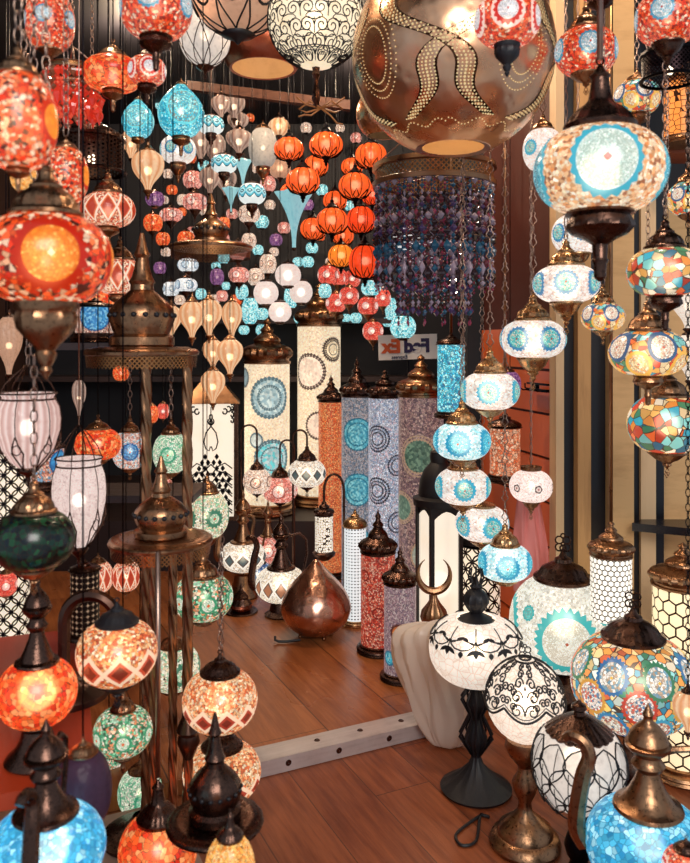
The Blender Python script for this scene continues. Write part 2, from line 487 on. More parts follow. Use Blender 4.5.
def pumpkin(px, py, w, h, d, mat, label, group=None, lobes=10, depth=.09, taper=True, cm='dark_bronze', top=None, name='glass_pendant_lamp', wires=False, cat='pendant lamp', ch='cord', bulb=.2, rot=0):
    d += TW.get(label, 0); R = w / 2 * d / FOC; hz = h / w
    t = thing(name, label, cat, P(px, py, d), R, facing(px, rot), group)
    obj('shade', me_pumpkin(mat, hz, lobes, depth, taper), t)
    obj('cap', me_small_cap(cm), t, (0, 0, hz))
    obj('finial', me_small_fin(cm), t, (0, 0, -hz))
    if wires:
        def f():
            b = MB()
            for i in range(lobes):
                a = 2 * pi * (i + .5) / lobes
                b.tube([((.32 + .7 * max(0, 1 - abs(z) ** 2.0) ** .55) * sin(a) * (1 - depth * .7), -(.32 + .7 * max(0, 1 - abs(z) ** 2.0) ** .55) * cos(a) * (1 - depth * .7), z * hz) for z in [cos(pi * j / 10) for j in range(11)]], .022, 4)
            # crown of bent leaves under the belly
            for i in range(lobes):
                a = 2 * pi * i / lobes
                b.tube([(.36 * sin(a), -.36 * cos(a), -hz * 1.02), (.72 * sin(a + .24), -.72 * cos(a + .24), -hz * .87), (.99 * sin(a), -.99 * cos(a), -hz * .42), (.72 * sin(a - .24), -.72 * cos(a - .24), -hz * .87)], .04, 4, True)
            return b.mesh('wire_cage', 'black_iron', angle=0)
        obj('wire_cage', cached(('wires', round(hz, 2), lobes), f), t)
    if bulb: obj('bulb', me_bulb(bulb), t, (0, 0, .05))
    chain(t, R, hz + .62, top or CEIL - .005, ch, 'black_iron', 'cord' if ch == 'cord' else 'chain')
    return t

# ---- tall cylinder lanterns
LIDS = {
 'onion': [(1.0, 0), (1.06, .03), (1.06, .12), (.98, .16), (.98, .24), (1.1, .34), (1.16, .46), (1.15, .58), (1.04, .74), (.84, .86), (.62, .93), (.56, 1.0), (.6, 1.08), (.58, 1.18), (.46, 1.3), (.3, 1.42), (.25, 1.5), (.31, 1.56), (.27, 1.64), (.15, 1.76), (.11, 1.86), (.18, 1.94), (.15, 2.02), (.06, 2.1), (.01, 2.16)],
 'dome': [(1.02, 0), (1.12, .05), (1.16, .14), (1.05, .2), (1.1, .3), (1.06, .5), (.88, .72), (.6, .9), (.4, 1.0), (.36, 1.12), (.42, 1.2), (.3, 1.3), (.16, 1.4), (.2, 1.5), (.12, 1.6), (.05, 1.8), (.01, 1.86)],
 'spire': [(1.0, 0), (1.06, .04), (1.06, .14), (.98, .2), (1.12, .32), (1.18, .46), (1.14, .6), (.94, .78), (.7, .9), (.6, 1.0), (.58, 1.16), (.5, 1.3), (.34, 1.46), (.26, 1.62), (.34, 1.72), (.3, 1.82), (.17, 1.96), (.13, 2.14), (.19, 2.24), (.15, 2.34), (.06, 2.5), (.01, 2.76)],
}
def me_lid(kind, mat, sq=1.):
    def f():
        b = MB().lathe([(r, z * sq) for r, z in LIDS[kind]], 40, 20, .09, sharp=True, ribfrom=.32 * sq, ribto=1.0 * sq)
        return b.mesh('lid', mat)
    return cached(('lid', kind, mat, sq), f)
def lantern(px, y0, y1, w, d, mat, label, lid='onion', lm='antique_brass', rot=0, group=None, basek=1., lidsq=1., name='cylinder_lantern', cat='lantern', top=None, seg=36, bands=True, base=True):
    """Body from image row y0 (top) to y1 (bottom)."""
    d += TW.get(label, 0); R = w / 2 * d / FOC; Hh = (y1 - y0) / w * 2
    loc = P(px, y1, d)
    t = thing(name, label, cat, loc, R, facing(px, rot), group)
    me = MB().lathe([(1, 0), (1, Hh)], seg).mesh('glass_body', mat)
    obj('glass_body', me, t)
    obj('lid', me_lid(lid, lm, lidsq), t, (0, 0, Hh))
    if base:
        obj('base', cached(('lbase', lm, basek), lambda: MB().lathe([(.0, -.42), (1.22, -.42), (1.26, -.36), (1.2, -.28), (1.28, -.2), (1.24, -.12), (1.08, -.06), (1.1, .04), (1.02, .08), (.9, .08)], 36).mesh('base', lm)), t, (0, 0, 0), (1, 1, basek))
    if top:
        chain(t, R, Hh + LIDS[lid][-1][1] * lidsq - .02, top, 'rod', 'antique_brass', 'rod')
    return t

# ---- scrolls and petals laid over a ball
def on_ball(phi, th, hz=1., k=1.02, r0=0.):
    r = k * (r0 + (1 - r0) * max(0., cos(th)) ** (1.12 if r0 else 1.))
    return (r * sin(phi), -r * cos(phi), k * hz * sin(th))
def scroll(phi0, th0, size, side, n=16, turns=1.4):
    pts = []
    for i in range(n + 1):
        u = i / n; a = u * turns * 2 * pi; r = size * (1 - .8 * u)
        pts.append((phi0 + side * (size - r * cos(a)), th0 + r * sin(a)))
    return pts
# small changes of distance that keep neighbours clear of one another
TW.update({
 'white crackle glass globe, leftmost of four above the blue ringed lantern': 0.03,
 'white honeycomb lantern with bronze lid hung on a rod before the posts': -0.39,
 'cream glass globe covered in black scrollwork with a leather bow below': -0.12,
 'crackled clear glass jar lantern, right of and below the ribbed one': -0.03,
 'amber ribbed glass pendant, smaller of two over the white filigree lantern': -0.03,
 'amber ribbed glass pendant hanging lowest, in front of the white filigree lantern': 0.06,
 'clear striped glass pendant left below the middle wave lamp': 0.06,
 'clear striped glass pendant right below the middle wave lamp': -0.03,
 'white pendant with two blue toothed discs, below left of the highest lit one': 0.24,
 'white mosaic pendant with one turquoise disc facing forward, third in the winding row': 0.03,
 'smallest multicolour mosaic pendant, on the rod before the door posts': -0.06,
 'multicolour pendant with round flower medallions, middle of the three large ones on the right': 0.03,
 'small amber mosaic pendant between two red pendants at left': -0.03,
 'wide glowing orange red pendant under the top left pendants': 0.09,
 'pink and red diamond pattern pendant, upper of two under the pierced bronze crown': -0.03,
 'dim orange shard pendant behind the big orange disc pendant': 0.15,
 'unlit dark green mosaic pendant with bronze cap, left side': -0.12,
 'red and cream mosaic pendant, left of two behind the dark swan neck': 0.12,
 'red and cream mosaic pendant, right of two behind the dark swan neck': 0.09,
 'round green speckled pendant hanging right of the lower bronze stand': -0.09,
 'green and cream teardrop pattern pendant over the lower bronze stand rim': 0.09,
 'orange mosaic pendant with cream zigzag and red diamonds, under the swan neck': -0.21,
 'green speckled pendant with orange flowers, uppermost of the low green trio': -0.18,
 'small green speckled pendant, left of the low green trio': 0.39,
 'small green disc pendant, right of the low green trio': 0.27,
 'unlit purple glass pendant low on the left': -0.24,
 'coral pendant with bright pink medallion in the middle of the coral group': 0.06,
 'aqua bead pendant between coral pendants under the deep red orange lantern': -0.03,
 'aqua bead pendant beside the bead curtain': 0.06,
 'round pink rosette pendant above the square-looking pink one': 0.03,
 'wide pink pendant below the round pink rosette': -0.06,
 'cream rosette pendant right of the round pink rosette': 0.06,
 'purple pendant half hidden behind the white pendants by the door': 0.06,
 'tiny far aqua pendant at the back, right of the uppermost crackle globe': 0.06,
 'tiny far aqua pendant at the back, left of the lowest crackle globe': 0.06,
 'tiny far aqua pendant at the back, left of the round pink rosette': 0.06,
 'tiny far aqua pendant at the back, right of the cream rosette lamp': -0.06,
 'orange ribbed lantern, uppermost left of the orange cluster': -0.18,
 'large orange lantern second row, left half of the cluster': -0.09,
 'small orange lantern half behind the one by the chandelier rim': -0.03,
 'orange lantern left of the chandelier rim, below the upper one': -0.09,
 'white pendant with turquoise wave band, middle of three': -0.03,
 'slim clear glass pendant left of the upper bronze stand': -0.15,
 'tiny pink pendant behind the spire of the lower bronze stand': 0.06,
})
# ------------------------------------------------------------------ palettes
SPECK = ['#f2c9a0', '#e8a56c', '#fff1dc', '#d88448', '#f6dcb8', '#9a5a3a', '#f0b684', '#fbe6c8', '#f6d2a8']
WHITE = ['#fbf3ea', '#f6e4da', '#fffdf8', '#f3dccf', '#efe9e2', '#fdf6ee', '#e2c2b4', '#f7ece0']
REDS = ['#e4401f', '#ee5226', '#f6d4b4', '#cc2a16', '#f0703e', '#e8461f', '#ea5a2c', '#8e1c14', '#f4b48a', '#de3a1c']
TURQ = ['#58cfe0', '#35b3cf', '#8fe3ea', '#1f93b5', '#b8f0f0', '#48c2d6']
TURQ2 = ['#3faeb0', '#57c3bd', '#86d6cd', '#2c8f98', '#a9e2da', '#e9c9b0']
MULTI = ['#f0913e', '#f7d9a6', '#2f9fb4', '#d8452c', '#7cc7bf', '#f4b25a', '#1d6c86', '#f9e7c9', '#e66a34', '#3f7f5c', '#fbd089', '#b9402c']
ORNG = ['#f28a2a', '#f49a3c', '#ec741f', '#f8b456', '#f08424']
GREEN = ['#4fae7c', '#f3e6d2', '#2f7f5a', '#8fd0a4', '#f0c9a8', '#1f5f46', '#bfe6c8', '#e08a5c']
# ------------------------------------------------------------------ mosaic glasses
mosaic('m_big_turquoise', SPECK, 17, [dict(n=4, R=.86, disk=['#e6efe6', '#d3e4da', '#f8fbf4', '#c6dcd4', '#eef4ea'], ring='#2fa8c0', teeth=20, core='#8e1f24', dk=17, alt=TURQ, rw=.2, corer=.12, dg='#a8bcae')], grout='#b88860')
mosaic('m_white_blue', WHITE, 16, [dict(n=6, R=.6, disk=TURQ2, ring='#2b7fae', teeth=18, core='#a5372c', dk=8, rw=.3, dg='#5f9a98')], grout='#d8bcae')
mosaic('m_white_turq', WHITE, 16, [dict(n=5, R=.66, disk=TURQ2, ring='#2aa3c0', teeth=18, core='#a5372c', dk=9, rw=.34, dg='#5f9a98')], grout='#d8bcae')
mosaic('m_turq_pale', ['#dff3f0', '#bfe9ea', '#f3faf5', '#9fdfe6', '#ffffff'], 14, [dict(n=5, R=.74, disk=TURQ, ring='#1f95bb', teeth=20, core='#b5452c', dk=9, rw=.3, dg='#3f9ab0')], grout='#8fc0c4')
mosaic('m_red_silver', REDS, 13, [dict(n=5, R=.6, disk=['#cfe3e6', '#9fcdd6', '#f0f6f4', '#6fb2c6'], ring='#2f8fae', teeth=16, core='#b02a22', dk=7, rw=.25)])
mosaic('m_red_white', REDS, 12, [dict(n=5, R=.72, disk=['#f4f2ee', '#dfe3e6', '#ffffff', '#cdd6dc'], ring='#c8281e', teeth=16, core='#b02a22', dk=8, rw=.34, edgecol='#f3d3c4')])
mosaic('m_red_orange', ['#e6481f', '#f3b88c', '#dc3418', '#ee7a48', '#f6d2b0', '#3a1a18', '#ea5a2a', '#b82412', '#e8501f'], 11, [dict(n=4, R=.9, disk=ORNG, ring='#b3200f', teeth=22, core='#ffe9b8', dk=11, rw=.3, corer=.1, dg='#d8701f')], clear=.2)
mosaic('m_red_flank', ['#e6481f', '#f3b88c', '#dc3418', '#ee7a48', '#f6d2b0', '#4a1e18', '#ea5a2a', '#d83a1a'], 9, [dict(n=2, R=1.0, disk=['#f28a2c', '#f4922f'], ring='#c02a14', teeth=18, core=None, dk=3, rw=.3, dg='#ee8428')], clear=.16)
mosaic('m_amber_plain', ['#f6a94a', '#f7c169', '#ef8f34', '#ffd694'], 12)
mosaic('m_orange_shard', ['#f4652c', '#ee4a22', '#f98a4a', '#d8301a', '#fba768', '#f4602a'], 8, clear=.26, edge=.03)
mosaic('m_zig_orange', ['#f7c892', '#f0a060', '#e2703a', '#fbe3c0', '#c24a26'], 14, zig=(4, .52, .1, '#f6d2b0', '#6e1a10', '#c0442a'), clear=.2, zoff=-.28)
mosaic('m_zig_red', ['#f0b088', '#e8805a', '#f7d9bc', '#c8432c'], 14, zig=(5, .95, .13, '#f9ddc4', '#b0341c', '#d86a3c'))
mosaic('m_zig_peach', ['#f6b27a', '#f3c896', '#e98a50', '#fbe0bc', '#d0602f'], 15, zig=(5, .4, .09, '#f6d4b4', '#6e1a14', '#a83424'), clear=.2, zoff=-.3)
mosaic('m_cream_lattice', ['#fbf1dc', '#f3e2c6', '#fff8ea'], 14, zig=(6, .62, .09, '#fdf6e8', '#a0603c', '#4c3a34'))
mosaic('m_cream_dark', ['#f6e9d6', '#fff7ea', '#ead2b8'], 12, zig=(5, .55, .1, '#fff6e6', '#2f4a50', '#3a2a28'))
mosaic('m_multi_shard', MULTI, 4.2, rnd=1., edge=.03, var=.5)
mosaic('m_multi_medal', MULTI, 6, [dict(n=5, R=.6, disk=['#f6e6d0', '#fff6e6', '#e0a888', '#f3d9c0'], ring='#245a86', teeth=0.01, core='#c8482c', dk=6, rw=.24, e0=.28), dict(n=5, R=.52, disk=['#f7d9a0', '#fff0c8', '#efa860'], ring='#f2b84e', teeth=0.01, core='#b8402a', dk=5, rw=.26, e0=-.5, off=.63)])
mosaic('m_multi_large', ['#8fd0cc', '#f4c88a', '#2f8fae', '#e8f0e0', '#f09a50', '#57b3b0', '#f9e6c6', '#d8653a', '#3f8f6c', '#f2c86a', '#f6d898', '#e89a48'], 8, [
    dict(n=8, altring='#d89a3a', R=.44, disk=['#f6ece2', '#d85a44', '#fff6ee', '#4a7fa6', '#efd9cc'], ring='#c23a26', teeth=24, core='#b8402a', dk=6, rw=.24, e0=-.06, off=-.1),
    dict(n=8, altring='#2f7a56', R=.42, disk=['#f4ede0', '#fff8ee', '#c9a888', '#6f9fb4'], ring='#2b6fa4', teeth=24, core='#f3c24a', dk=5, rw=.26, e0=.62, off=.35),
    dict(n=8, altring='#3f9ab8', R=.42, disk=['#f7f0e4', '#e8c9a6', '#fff4e2', '#b85a44'], ring='#2f7fb0', teeth=24, core='#2f6f8e', dk=5, rw=.26, e0=-.8, off=.35)], edge=.045)
mosaic('m_cream_turq', ['#f4efe2', '#faf6ea', '#e6dfd0', '#fffaf0'], 24, [dict(n=4, R=.95, disk=['#f6f1e4', '#fdf9ee', '#e6e0d0'], ring='#2fb0b0', teeth=26, core='#b8502c', dk=18, rw=.28, e0=-.12, corer=.06, dg='#d0c4ae'), dict(n=4, R=.22, disk=['#3fb8b4', '#5fcac2'], ring='#2fa8a8', teeth=12, core=None, dk=3, e0=.62, off=.785)], emis=.9, edge=.03, grout='#b8a890')
mosaic('m_green_speck', GREEN, 12, [dict(n=6, R=.5, disk=['#dff0d8', '#8fcf9f', '#f3efdc'], ring='#2f8f66', teeth=14, core='#e0622c', dk=6, rw=.34, corer=.2)])
mosaic('m_green_petal', ['#f3e6cc', '#fbf3de', '#e6c9a0', '#9fd0a8'], 14, [dict(n=5, R=.7, disk=['#bfe3c0', '#6fb88c', '#f0ead0'], ring='#2a6f56', teeth=14, core='#c8522c', dk=6, rw=.5, corer=.16)])
mosaic('m_green_medal', ['#dfead0', '#f4ecd8', '#a8d4b0', '#6fb890'], 14, [dict(n=4, R=.75, disk=['#8fd8b0', '#d9f0d8', '#4fae84'], ring='#2f8f6c', teeth=20, core='#d8522c', dk=7, rw=.3, corer=.15)])
mosaic('m_dark_green', ['#0f2a20', '#1a4a30', '#0a1a18', '#24603a', '#0c2028', '#12382c'], 7, emis=.12, clear=.0)
mosaic('m_turq_shell', TURQ, 12, [dict(n=3, R=1.25, disk=['#7fe0e6', '#48c6d8', '#2fa9c6', '#a8eeee'], ring='#6fd8e0', teeth=40, core='#2f8fa0', dk=7, rw=.12, corer=.05)], edge=.045, grout='#1f6f86')
mosaic('m_turq_shard', ['#4fb8dc', '#38a4d0', '#7fd0ea', '#2a8fc0', '#a8e2f0', '#48b4d8'], 11, edge=.05, grout='#2f7fa4', emis=.95)
mosaic('m_pink_medal', ['#f0a494', '#e88a7c', '#f6c4b4', '#d8705f'], 10, [dict(n=5, R=.62, disk=['#fbd4c8', '#f3a898', '#ffeae0'], ring='#8e3a34', teeth=14, core='#c8402f', dk=4, rw=.2, corer=.25)])
mosaic('m_coral_medal', ['#f0604c', '#e84a3a', '#f58a74', '#d83a30'], 10, [dict(n=5, R=.66, disk=['#fbc4b8', '#f59a8a', '#ffe0d6'], ring='#a8302a', teeth=14, core='#fff0e0', dk=4, rw=.2, corer=.3)], emis=1.)
mosaic('m_cream_medal', ['#f3d9c4', '#fbeadb', '#e6bfa4'], 10, [dict(n=5, R=.66, disk=['#f6d0b4', '#fff0e0', '#d89a78'], ring='#5a3228', teeth=14, core='#a83a28', dk=4, rw=.24, corer=.25)])
mosaic('m_blue_medal', ['#e8b8a8', '#f6dccb', '#c98a78', '#b8d8e0'], 12, [dict(n=4, R=.8, disk=['#3f9fd8', '#2a7fbf', '#7fc8ea', '#1f64a0'], ring='#1d5c92', teeth=20, core='#c8502c', dk=6, rw=.24)])
mosaic('m_blue_white', ['#f4f6f4', '#dfeaf0', '#ffffff'], 12, [dict(n=5, R=.62, disk=['#bfd8e8', '#ffffff', '#8fb8d0'], ring='#3a5f80', teeth=14, core='#2a3f60', dk=4, rw=.24)])
mosaic('m_purple', ['#a86fae', '#8a4f96', '#d0a0cc', '#6f3a80', '#c88ab8'], 9, emis=.55)
mosaic('m_small_blue', ['#6fa8d8', '#4f86c0', '#bfdcf0', '#3a6aa8', '#e6f0f6'], 9, emis=.6)
mosaic('m_aqua_bead', ['#8fe0e6', '#bff0ee', '#5fc8d4', '#e6fbf6', '#3fa8b8'], 7, emis=1.1)
mosaic('m_white_tick', ['#f6e4dc', '#fbeee6', '#f0d4c8'], 20, [dict(n=6, R=.3, disk=['#f3dcd0'], ring='#2a1a1c', teeth=5, core='#a02a22', dk=2, rw=.4, corer=.25)], edge=.0)
# white cup with a turquoise wave round the rim
def wave(key):
    g = G(key); p, phi, th = ball_coords(g); x, y, z = g.xyz(p)
    w = g.m('SINE', phi * 5.) * .26
    d1 = abs(z - .1 - w); d2 = abs(z - .1 + w)
    c = g.mix(g.m('MINIMUM', d1, d2) < .16, lin('#eef4f0'), lin('#59b4c8'))
    inside = (abs(z - .1) < abs(w)) 
    c = g.mix(inside, c, lin('#a8dbe2'))
    c = g.mix(abs(g.m('MINIMUM', d1, d2) - .17) < .035, c, lin('#22465a'))
    MAT[key] = g.done(g.pbr(g.mix(1., c, (.5, .5, .5, 1), 'MULTIPLY'), .25, 0, c, .85), .1, c)
wave('m_wave')
glass('g_amber', '#f9dcb4', '#d88a50', .8, .36, ribs=10)
glass('g_clear', '#f2d9c8', '#9a6a58', .5, .45, ribs=10)
glass('g_silver', '#d8d0c4', '#8a8278', .42, .3)
glass('g_orange', '#f4662a', '#d83c14', .92, .22)
glass('g_red_orange', '#ee4a1c', '#b82408', .9, .2)
glass('g_mandarin', '#f7882a', '#e0601a', .95, .22)
glass('g_aqua', '#a8dfe6', '#5fb8c8', .6, .2)
glass('g_white_crackle', '#fbeee6', '#d8b4a8', .75, .3, crack=9)
glass('g_jar', '#fbe6de', '#c99a90', .8, .35, ribs=22, crack=0)
glass('g_jar_crackle', '#fbe8e0', '#a8807a', .8, .35, crack=11)
glass('g_purple_clear', '#7a5a78', '#4a344c', .12, .6)
glass('g_milk', '#f8ead6', '#eed4b4', .9, .1)
glass('g_milk_wrinkle', '#f7ece0', '#cdb49c', .74, .12, crack=7)
glass('g_lotus', '#f6ece2', '#a89a92', .62, .3)
glass('g_filigree_cream', '#f6e6c8', '#e6c896', .85, .05)
glass('g_smoke_pink', '#e6b898', '#a8705a', .45, .3)

# ------------------------------------------------------------------ plain materials
def wood_floor(key, a, b, c, ang, plank=.17, rough=.3):
    g = G(key); x, y, z = g.xyz(g.coords('Object'))
    u = x * cos(ang) + y * sin(ang); v = y * cos(ang) - x * sin(ang)   # u along the boards
    row = g.m('FLOOR', v / plank)
    off = g.m('FRACT', g.m('SINE', row * 12.9898) * 43758.5)
    seg = g.m('FLOOR', u / 1.15 + off)
    wn = g.node('ShaderNodeTexWhiteNoise', noise_dimensions='2D'); g.put(wn.inputs['Vector'], g.comb(row, seg, 0.))
    rnd = V(g, wn.outputs[0])
    gr = g.noise(g.comb(u * 1.6 + rnd * 9., v * 16., rnd * 5.), 2.4, 6, .62)
    fine = g.noise(g.comb(u * 3., v * 90., 0.), 3., 3)
    k = gr * .95 + fine * .25 - .1 + (rnd - .5) * .2
    col = g.ramp(k, [c, b, a, a], False)
    fv = abs(g.m('FRACT', v / plank) - .5); fu = abs(g.m('FRACT', u / 1.15 + off) - .5)
    gap = g.m('MAXIMUM', fv > .492, fu > .4985)
    col = g.mix(gap * .75, col, lin('#1c0c08'))
    big = g.noise(g.coords('Object'), 1.7, 4)
    MAT[key] = g.done(g.pbr(col, big * .3 + rough - .13, 0, bump=gr - gap * .6, bs=.12))
AX = radians(115.6)      # heading of the floorboards into the shop
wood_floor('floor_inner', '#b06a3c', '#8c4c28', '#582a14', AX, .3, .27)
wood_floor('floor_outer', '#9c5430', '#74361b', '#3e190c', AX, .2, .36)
def plain(key, a, b, scale=4., rough=.6, stretch=(1, 1, 1), metal_=0., bs=.15):
    g = G(key); o = g.vmath('MULTIPLY', g.coords('Object'), stretch)
    n = g.noise(o, scale, 5, .6)
    MAT[key] = g.done(g.pbr(g.ramp(n, [b, a, a], False), rough, metal_, bump=n, bs=bs))
plain('wall_dark', '#0f0f18', '#07070c', 2.)
plain('wall_brown', '#3a221a', '#1a0f0e', 2.)
plain('ceiling_dark', '#15131a', '#0a090d', 2.)
plain('beam_wood', '#5c3828', '#2c1812', 6., .6, (1, 8, 8))
plain('post_wood', '#cc9a62', '#7a4c28', 5., .7, (6, 6, .6))
plain('post_plaster', '#dcb07a', '#a87848', 5., .8, (1, 1, 4))
plain('panel_cream', '#e0bc90', '#b08a5c', 3., .6, (3, 3, .5))
plain('frame_black', '#12131a', '#08090d', 3., .3)
plain('orange_panel', '#ee6c30', '#cc4e1e', 1.5, .3)
plain('table_orange', '#b8401f', '#7c2412', 2., .35, (1, 6, 1))
plain('plinth_beige', '#c4a48e', '#9a7864', 2., .6)
plain('shelf_dark', '#3a2a28', '#1c1416', 4., .4, (1, 6, 1))
plain('shelf_warm', '#a85a38', '#6a3020', 4., .5, (1, 6, 1))
plain('bench_dark', '#2a1c1a', '#140e10', 3., .5)
plain('slot_dark', '#4a1c10', '#2a0e0a', 3., .6)
plain('leather', '#b0703c', '#6a3c20', 20., .6)
plain('cable_black', '#141318', '#0a0a0c', 4., .5)
plain('pink_plastic', '#e88a84', '#c8605c', 3., .35)
plain('sign_white', '#f4ece8', '#e6dcd8', 2., .5)
plain('sign_orange', '#e0602c', '#d04f20', 2., .5)
plain('sign_purple', '#2e2350', '#241a42', 2., .5)
plain('tile_black', '#17131a', '#0c0a0e', 3., .25)
# worn aluminium edge strip
g = G('strip_metal'); o = g.coords('Object'); n = g.noise(o, 9., 6, .65); n2 = g.noise(g.vmath('MULTIPLY', o, (1, 12, 12)), 6., 4)
MAT['strip_metal'] = g.done(g.pbr(g.ramp(n * .6 + n2 * .4, ['#8a7a76', '#d0c4c0', '#ece4e0'], False), n * .4 + .2, .45, bump=n, bs=.2))
# hammered copper
g = G('copper'); o = g.coords('Object'); n = g.noise(o, 3., 5); v = g.voro(o, 9., 'SMOOTH_F1')
MAT['copper'] = g.done(g.pbr(g.ramp(n, ['#b8724e', '#e6b088', '#f6d8b8'], False), n * .3 + .14, 1., bump=V(g, v.outputs['Distance']), bs=.12))
g = G('copper_pot'); o = g.coords('Object'); n = g.noise(o, 2.6, 4); v = g.voro(o, 4., 'SMOOTH_F1')
MAT['copper_pot'] = g.done(g.pbr(g.ramp(n, ['#8a5644', '#d4a088', '#f2d0b8'], False), n * .2 + .16, 1., bump=V(g, v.outputs['Distance']), bs=.25))
plain('copper_aged', '#b0644a', '#6a3024', 4., .3, metal_=1.)
# sheer plastic bag
g = G('bag_plastic'); o = g.coords('Object'); n = g.noise(o, 5., 4)
tr = g.node('ShaderNodeBsdfTranslucent'); tr.inputs[0].default_value = lin('#fbe6d0')
mx = g.node('ShaderNodeMixShader'); mx.inputs[0].default_value = .4
g.nt.links.new(g.pbr(lin('#f8e8d8'), .25), mx.inputs[1]); g.nt.links.new(tr.outputs[0], mx.inputs[2])
MAT['bag_plastic'] = g.done(mx.outputs[0])
# turquoise-blue mosaic tube lamp etc.
cylpat('c_turq', TURQ + ['#2f7fae', '#6fd8ec'], 7., emis=1.0)
cylpat('c_red', ['#e0523a', '#c83a2a', '#f08a6a', '#a82c22', '#f3b49a'], 12., [(0, 2.1, .3, None, '#7a1f1a', [(1, .1)]), (.9, 3.2, .3, None, '#7a1f1a', [(1, .1)]), (-.9, 4.2, .3, None, '#7a1f1a', [(1, .1)]), (.3, 5.2, .3, None, '#7a1f1a', [(1, .1)])], emis=.62)
cylpat('c_orange', ['#e8612c', '#f08a4a', '#c8431c', '#f6b070'], 14., emis=.8)
cylpat('c_orange_tile', ['#ee8a5c', '#f3a67c', '#e06a3c', '#f8c4a0'], 6., emis=.7)
LAV = ['#c4a8ac', '#a88a94', '#dcc8c4', '#8a7484', '#b8949a']
cylpat('c_lilac', LAV, 12., [(-.1, 2.75, .46, ['#e8793c', '#f3a45c'], '#5a2a22', [(1., .2), (.45, .1)]), (.75, 1.0, .55, TURQ, '#2f7f9e', [(1., .15)]), (-.75, 1.1, .4, TURQ, '#2f7f9e', [(1., .15)])], emis=.55)
DISC = ['#5fb8c8', '#8fd4d8', '#3f98b0']
cylpat('c_grey_blue', ['#8a98a8', '#b8b8bc', '#6a7c90', '#c8b4b0', '#a8a4ac'], 11., [(.05, z, 1.0, DISC, '#1f6f86', [(1., .1), (.72, .08)]) for z in (9.8, 6.3, 2.8)], emis=.6)
cylpat('c_silver_blue', ['#c4ccd8', '#a8b4c8', '#dcdce4', '#8a9ab4', '#d0b8c0'], 11., [(-.5, z, .75, None, '#1e1e2a', [(1., .12), (.75, .1), (.5, .1)]) for z in (9.6, 6.5, 3.2)] + [(.8, z, .6, None, '#2a2a38', [(1., .12), (.65, .1)]) for z in (8., 4.6)], emis=.85)
cylpat('c_rose_grey', ['#b8908a', '#98787c', '#d0b0a4', '#7a6068', '#c09c94'], 12., [(-.1, 6.9, .7, ['#5f7f6c', '#7a9a80', '#4a6a5a'], '#c8a88a', [(1.05, .1), (1.25, .07)]), (-1.0, 4.6, .55, ['#6a8a78', '#88a890'], '#c8a88a', [(1.05, .1), (1.25, .07)]), (.25, 2.6, .65, ['#a8b8a8', '#c8d0bc'], '#c8a88a', [(1.05, .1)])], emis=.5)
BEIG = ['#f3dcb8', '#f6e2c2', '#f0d6ae', '#f8e8ce']
cylpat('c_cream_blue', BEIG, 20., [(.12, 4.75, .86, ['#a8c4c8', '#c8d8d4', '#8fb0b8'], '#4a6a74', [(1.0, .12), (.92, .07), (.62, .07), (.55, .05)]), (.25, 2.1, .8, ['#9fc0c6', '#5fc8cc', '#b8d0d0'], '#4a6a74', [(1.0, .12), (.9, .07), (.62, .07)]), (-1.35, 5.6, .4, ['#8aa0a4'], '#4a5a60', [(1., .12)]), (-.5, 2.9, .3, ['#d0d8d0'], '#4a6a74', [(1., .1)])], emis=.85, edge=0)
cylpat('c_cream_ring', BEIG, 20., [(-.5, 5.75, .78, ['#f3d8c0', '#f8e4cc'], '#4a3430', [(1., .12), (.9, .06)]), (.72, 6.75, .5, ['#e0c8a0', '#f6e4c4'], '#3a2c28', [(1., .16), (.8, .07), (.5, .05)]), (-.0, 3.3, .6, ['#f3d8c0'], '#4a3430', [(1., .12)]), (.6, 1.4, .55, ['#e6d0b0'], '#4a3430', [(1., .12)])], emis=.85, edge=0)
cylpat('c_blue_panel', ['#e0a890', '#f3d4c0', '#b87a68'], 12., [(0, 1.0, .8, ['#3f9fd8', '#2a7fbf', '#7fc8ea'], '#1d5c92', [(1., .1)])], emis=.7)
cylpat('c_pink_panel', ['#e8a088', '#f6d4c0', '#c87a60', '#8fb4d0'], 9., [(.9, 1.0, .6, ['#3f9fd8', '#2a7fbf'], '#1d5c92', [(1., .1)])], emis=.7)
fretted('f_star_iron', '#b89878', '#2a1c18', 16 / (2 * pi), .72, .35, 'stars')
fretted('f_hex', '#fdf3e2', '#2a1a16', 22 / (2 * pi), .09, .95, 'hex')
fretted('f_hex_warm', '#f9e0b4', '#3a2214', 14 / (2 * pi), .065, .85, 'hex')
fretted('f_rings', '#f6e6cc', '#1c1416', 8 / (2 * pi), .055, .75, 'rings')
fretted('f_dots_blue', '#e6eef0', '#6a5648', 22 / (2 * pi), .66, .85, 'dots')
fretted('f_crackle_cell', '#f9ecd8', '#4a3a34', 3.6, .09, .9, 'cells')
fretted('f_amber_cell', '#e88a3a', '#3a2014', 3.0, .05, .5, 'cells')
pierced('p_brass', '#8a5e3c', 9., .3)
pierced('p_bronze', '#4a342a', 7., .3)
pierced('p_dark', '#241a1c', 6., .34, 'diamond')
pierced('p_fringe', '#a8764a', 12., .33, 'diamond')

# ------------------------------------------------------------------ shop shell
def slab(name, pts, z0, z1, m): return struct(name, MB().prism(pts, z0, z1).mesh(name, m, False))
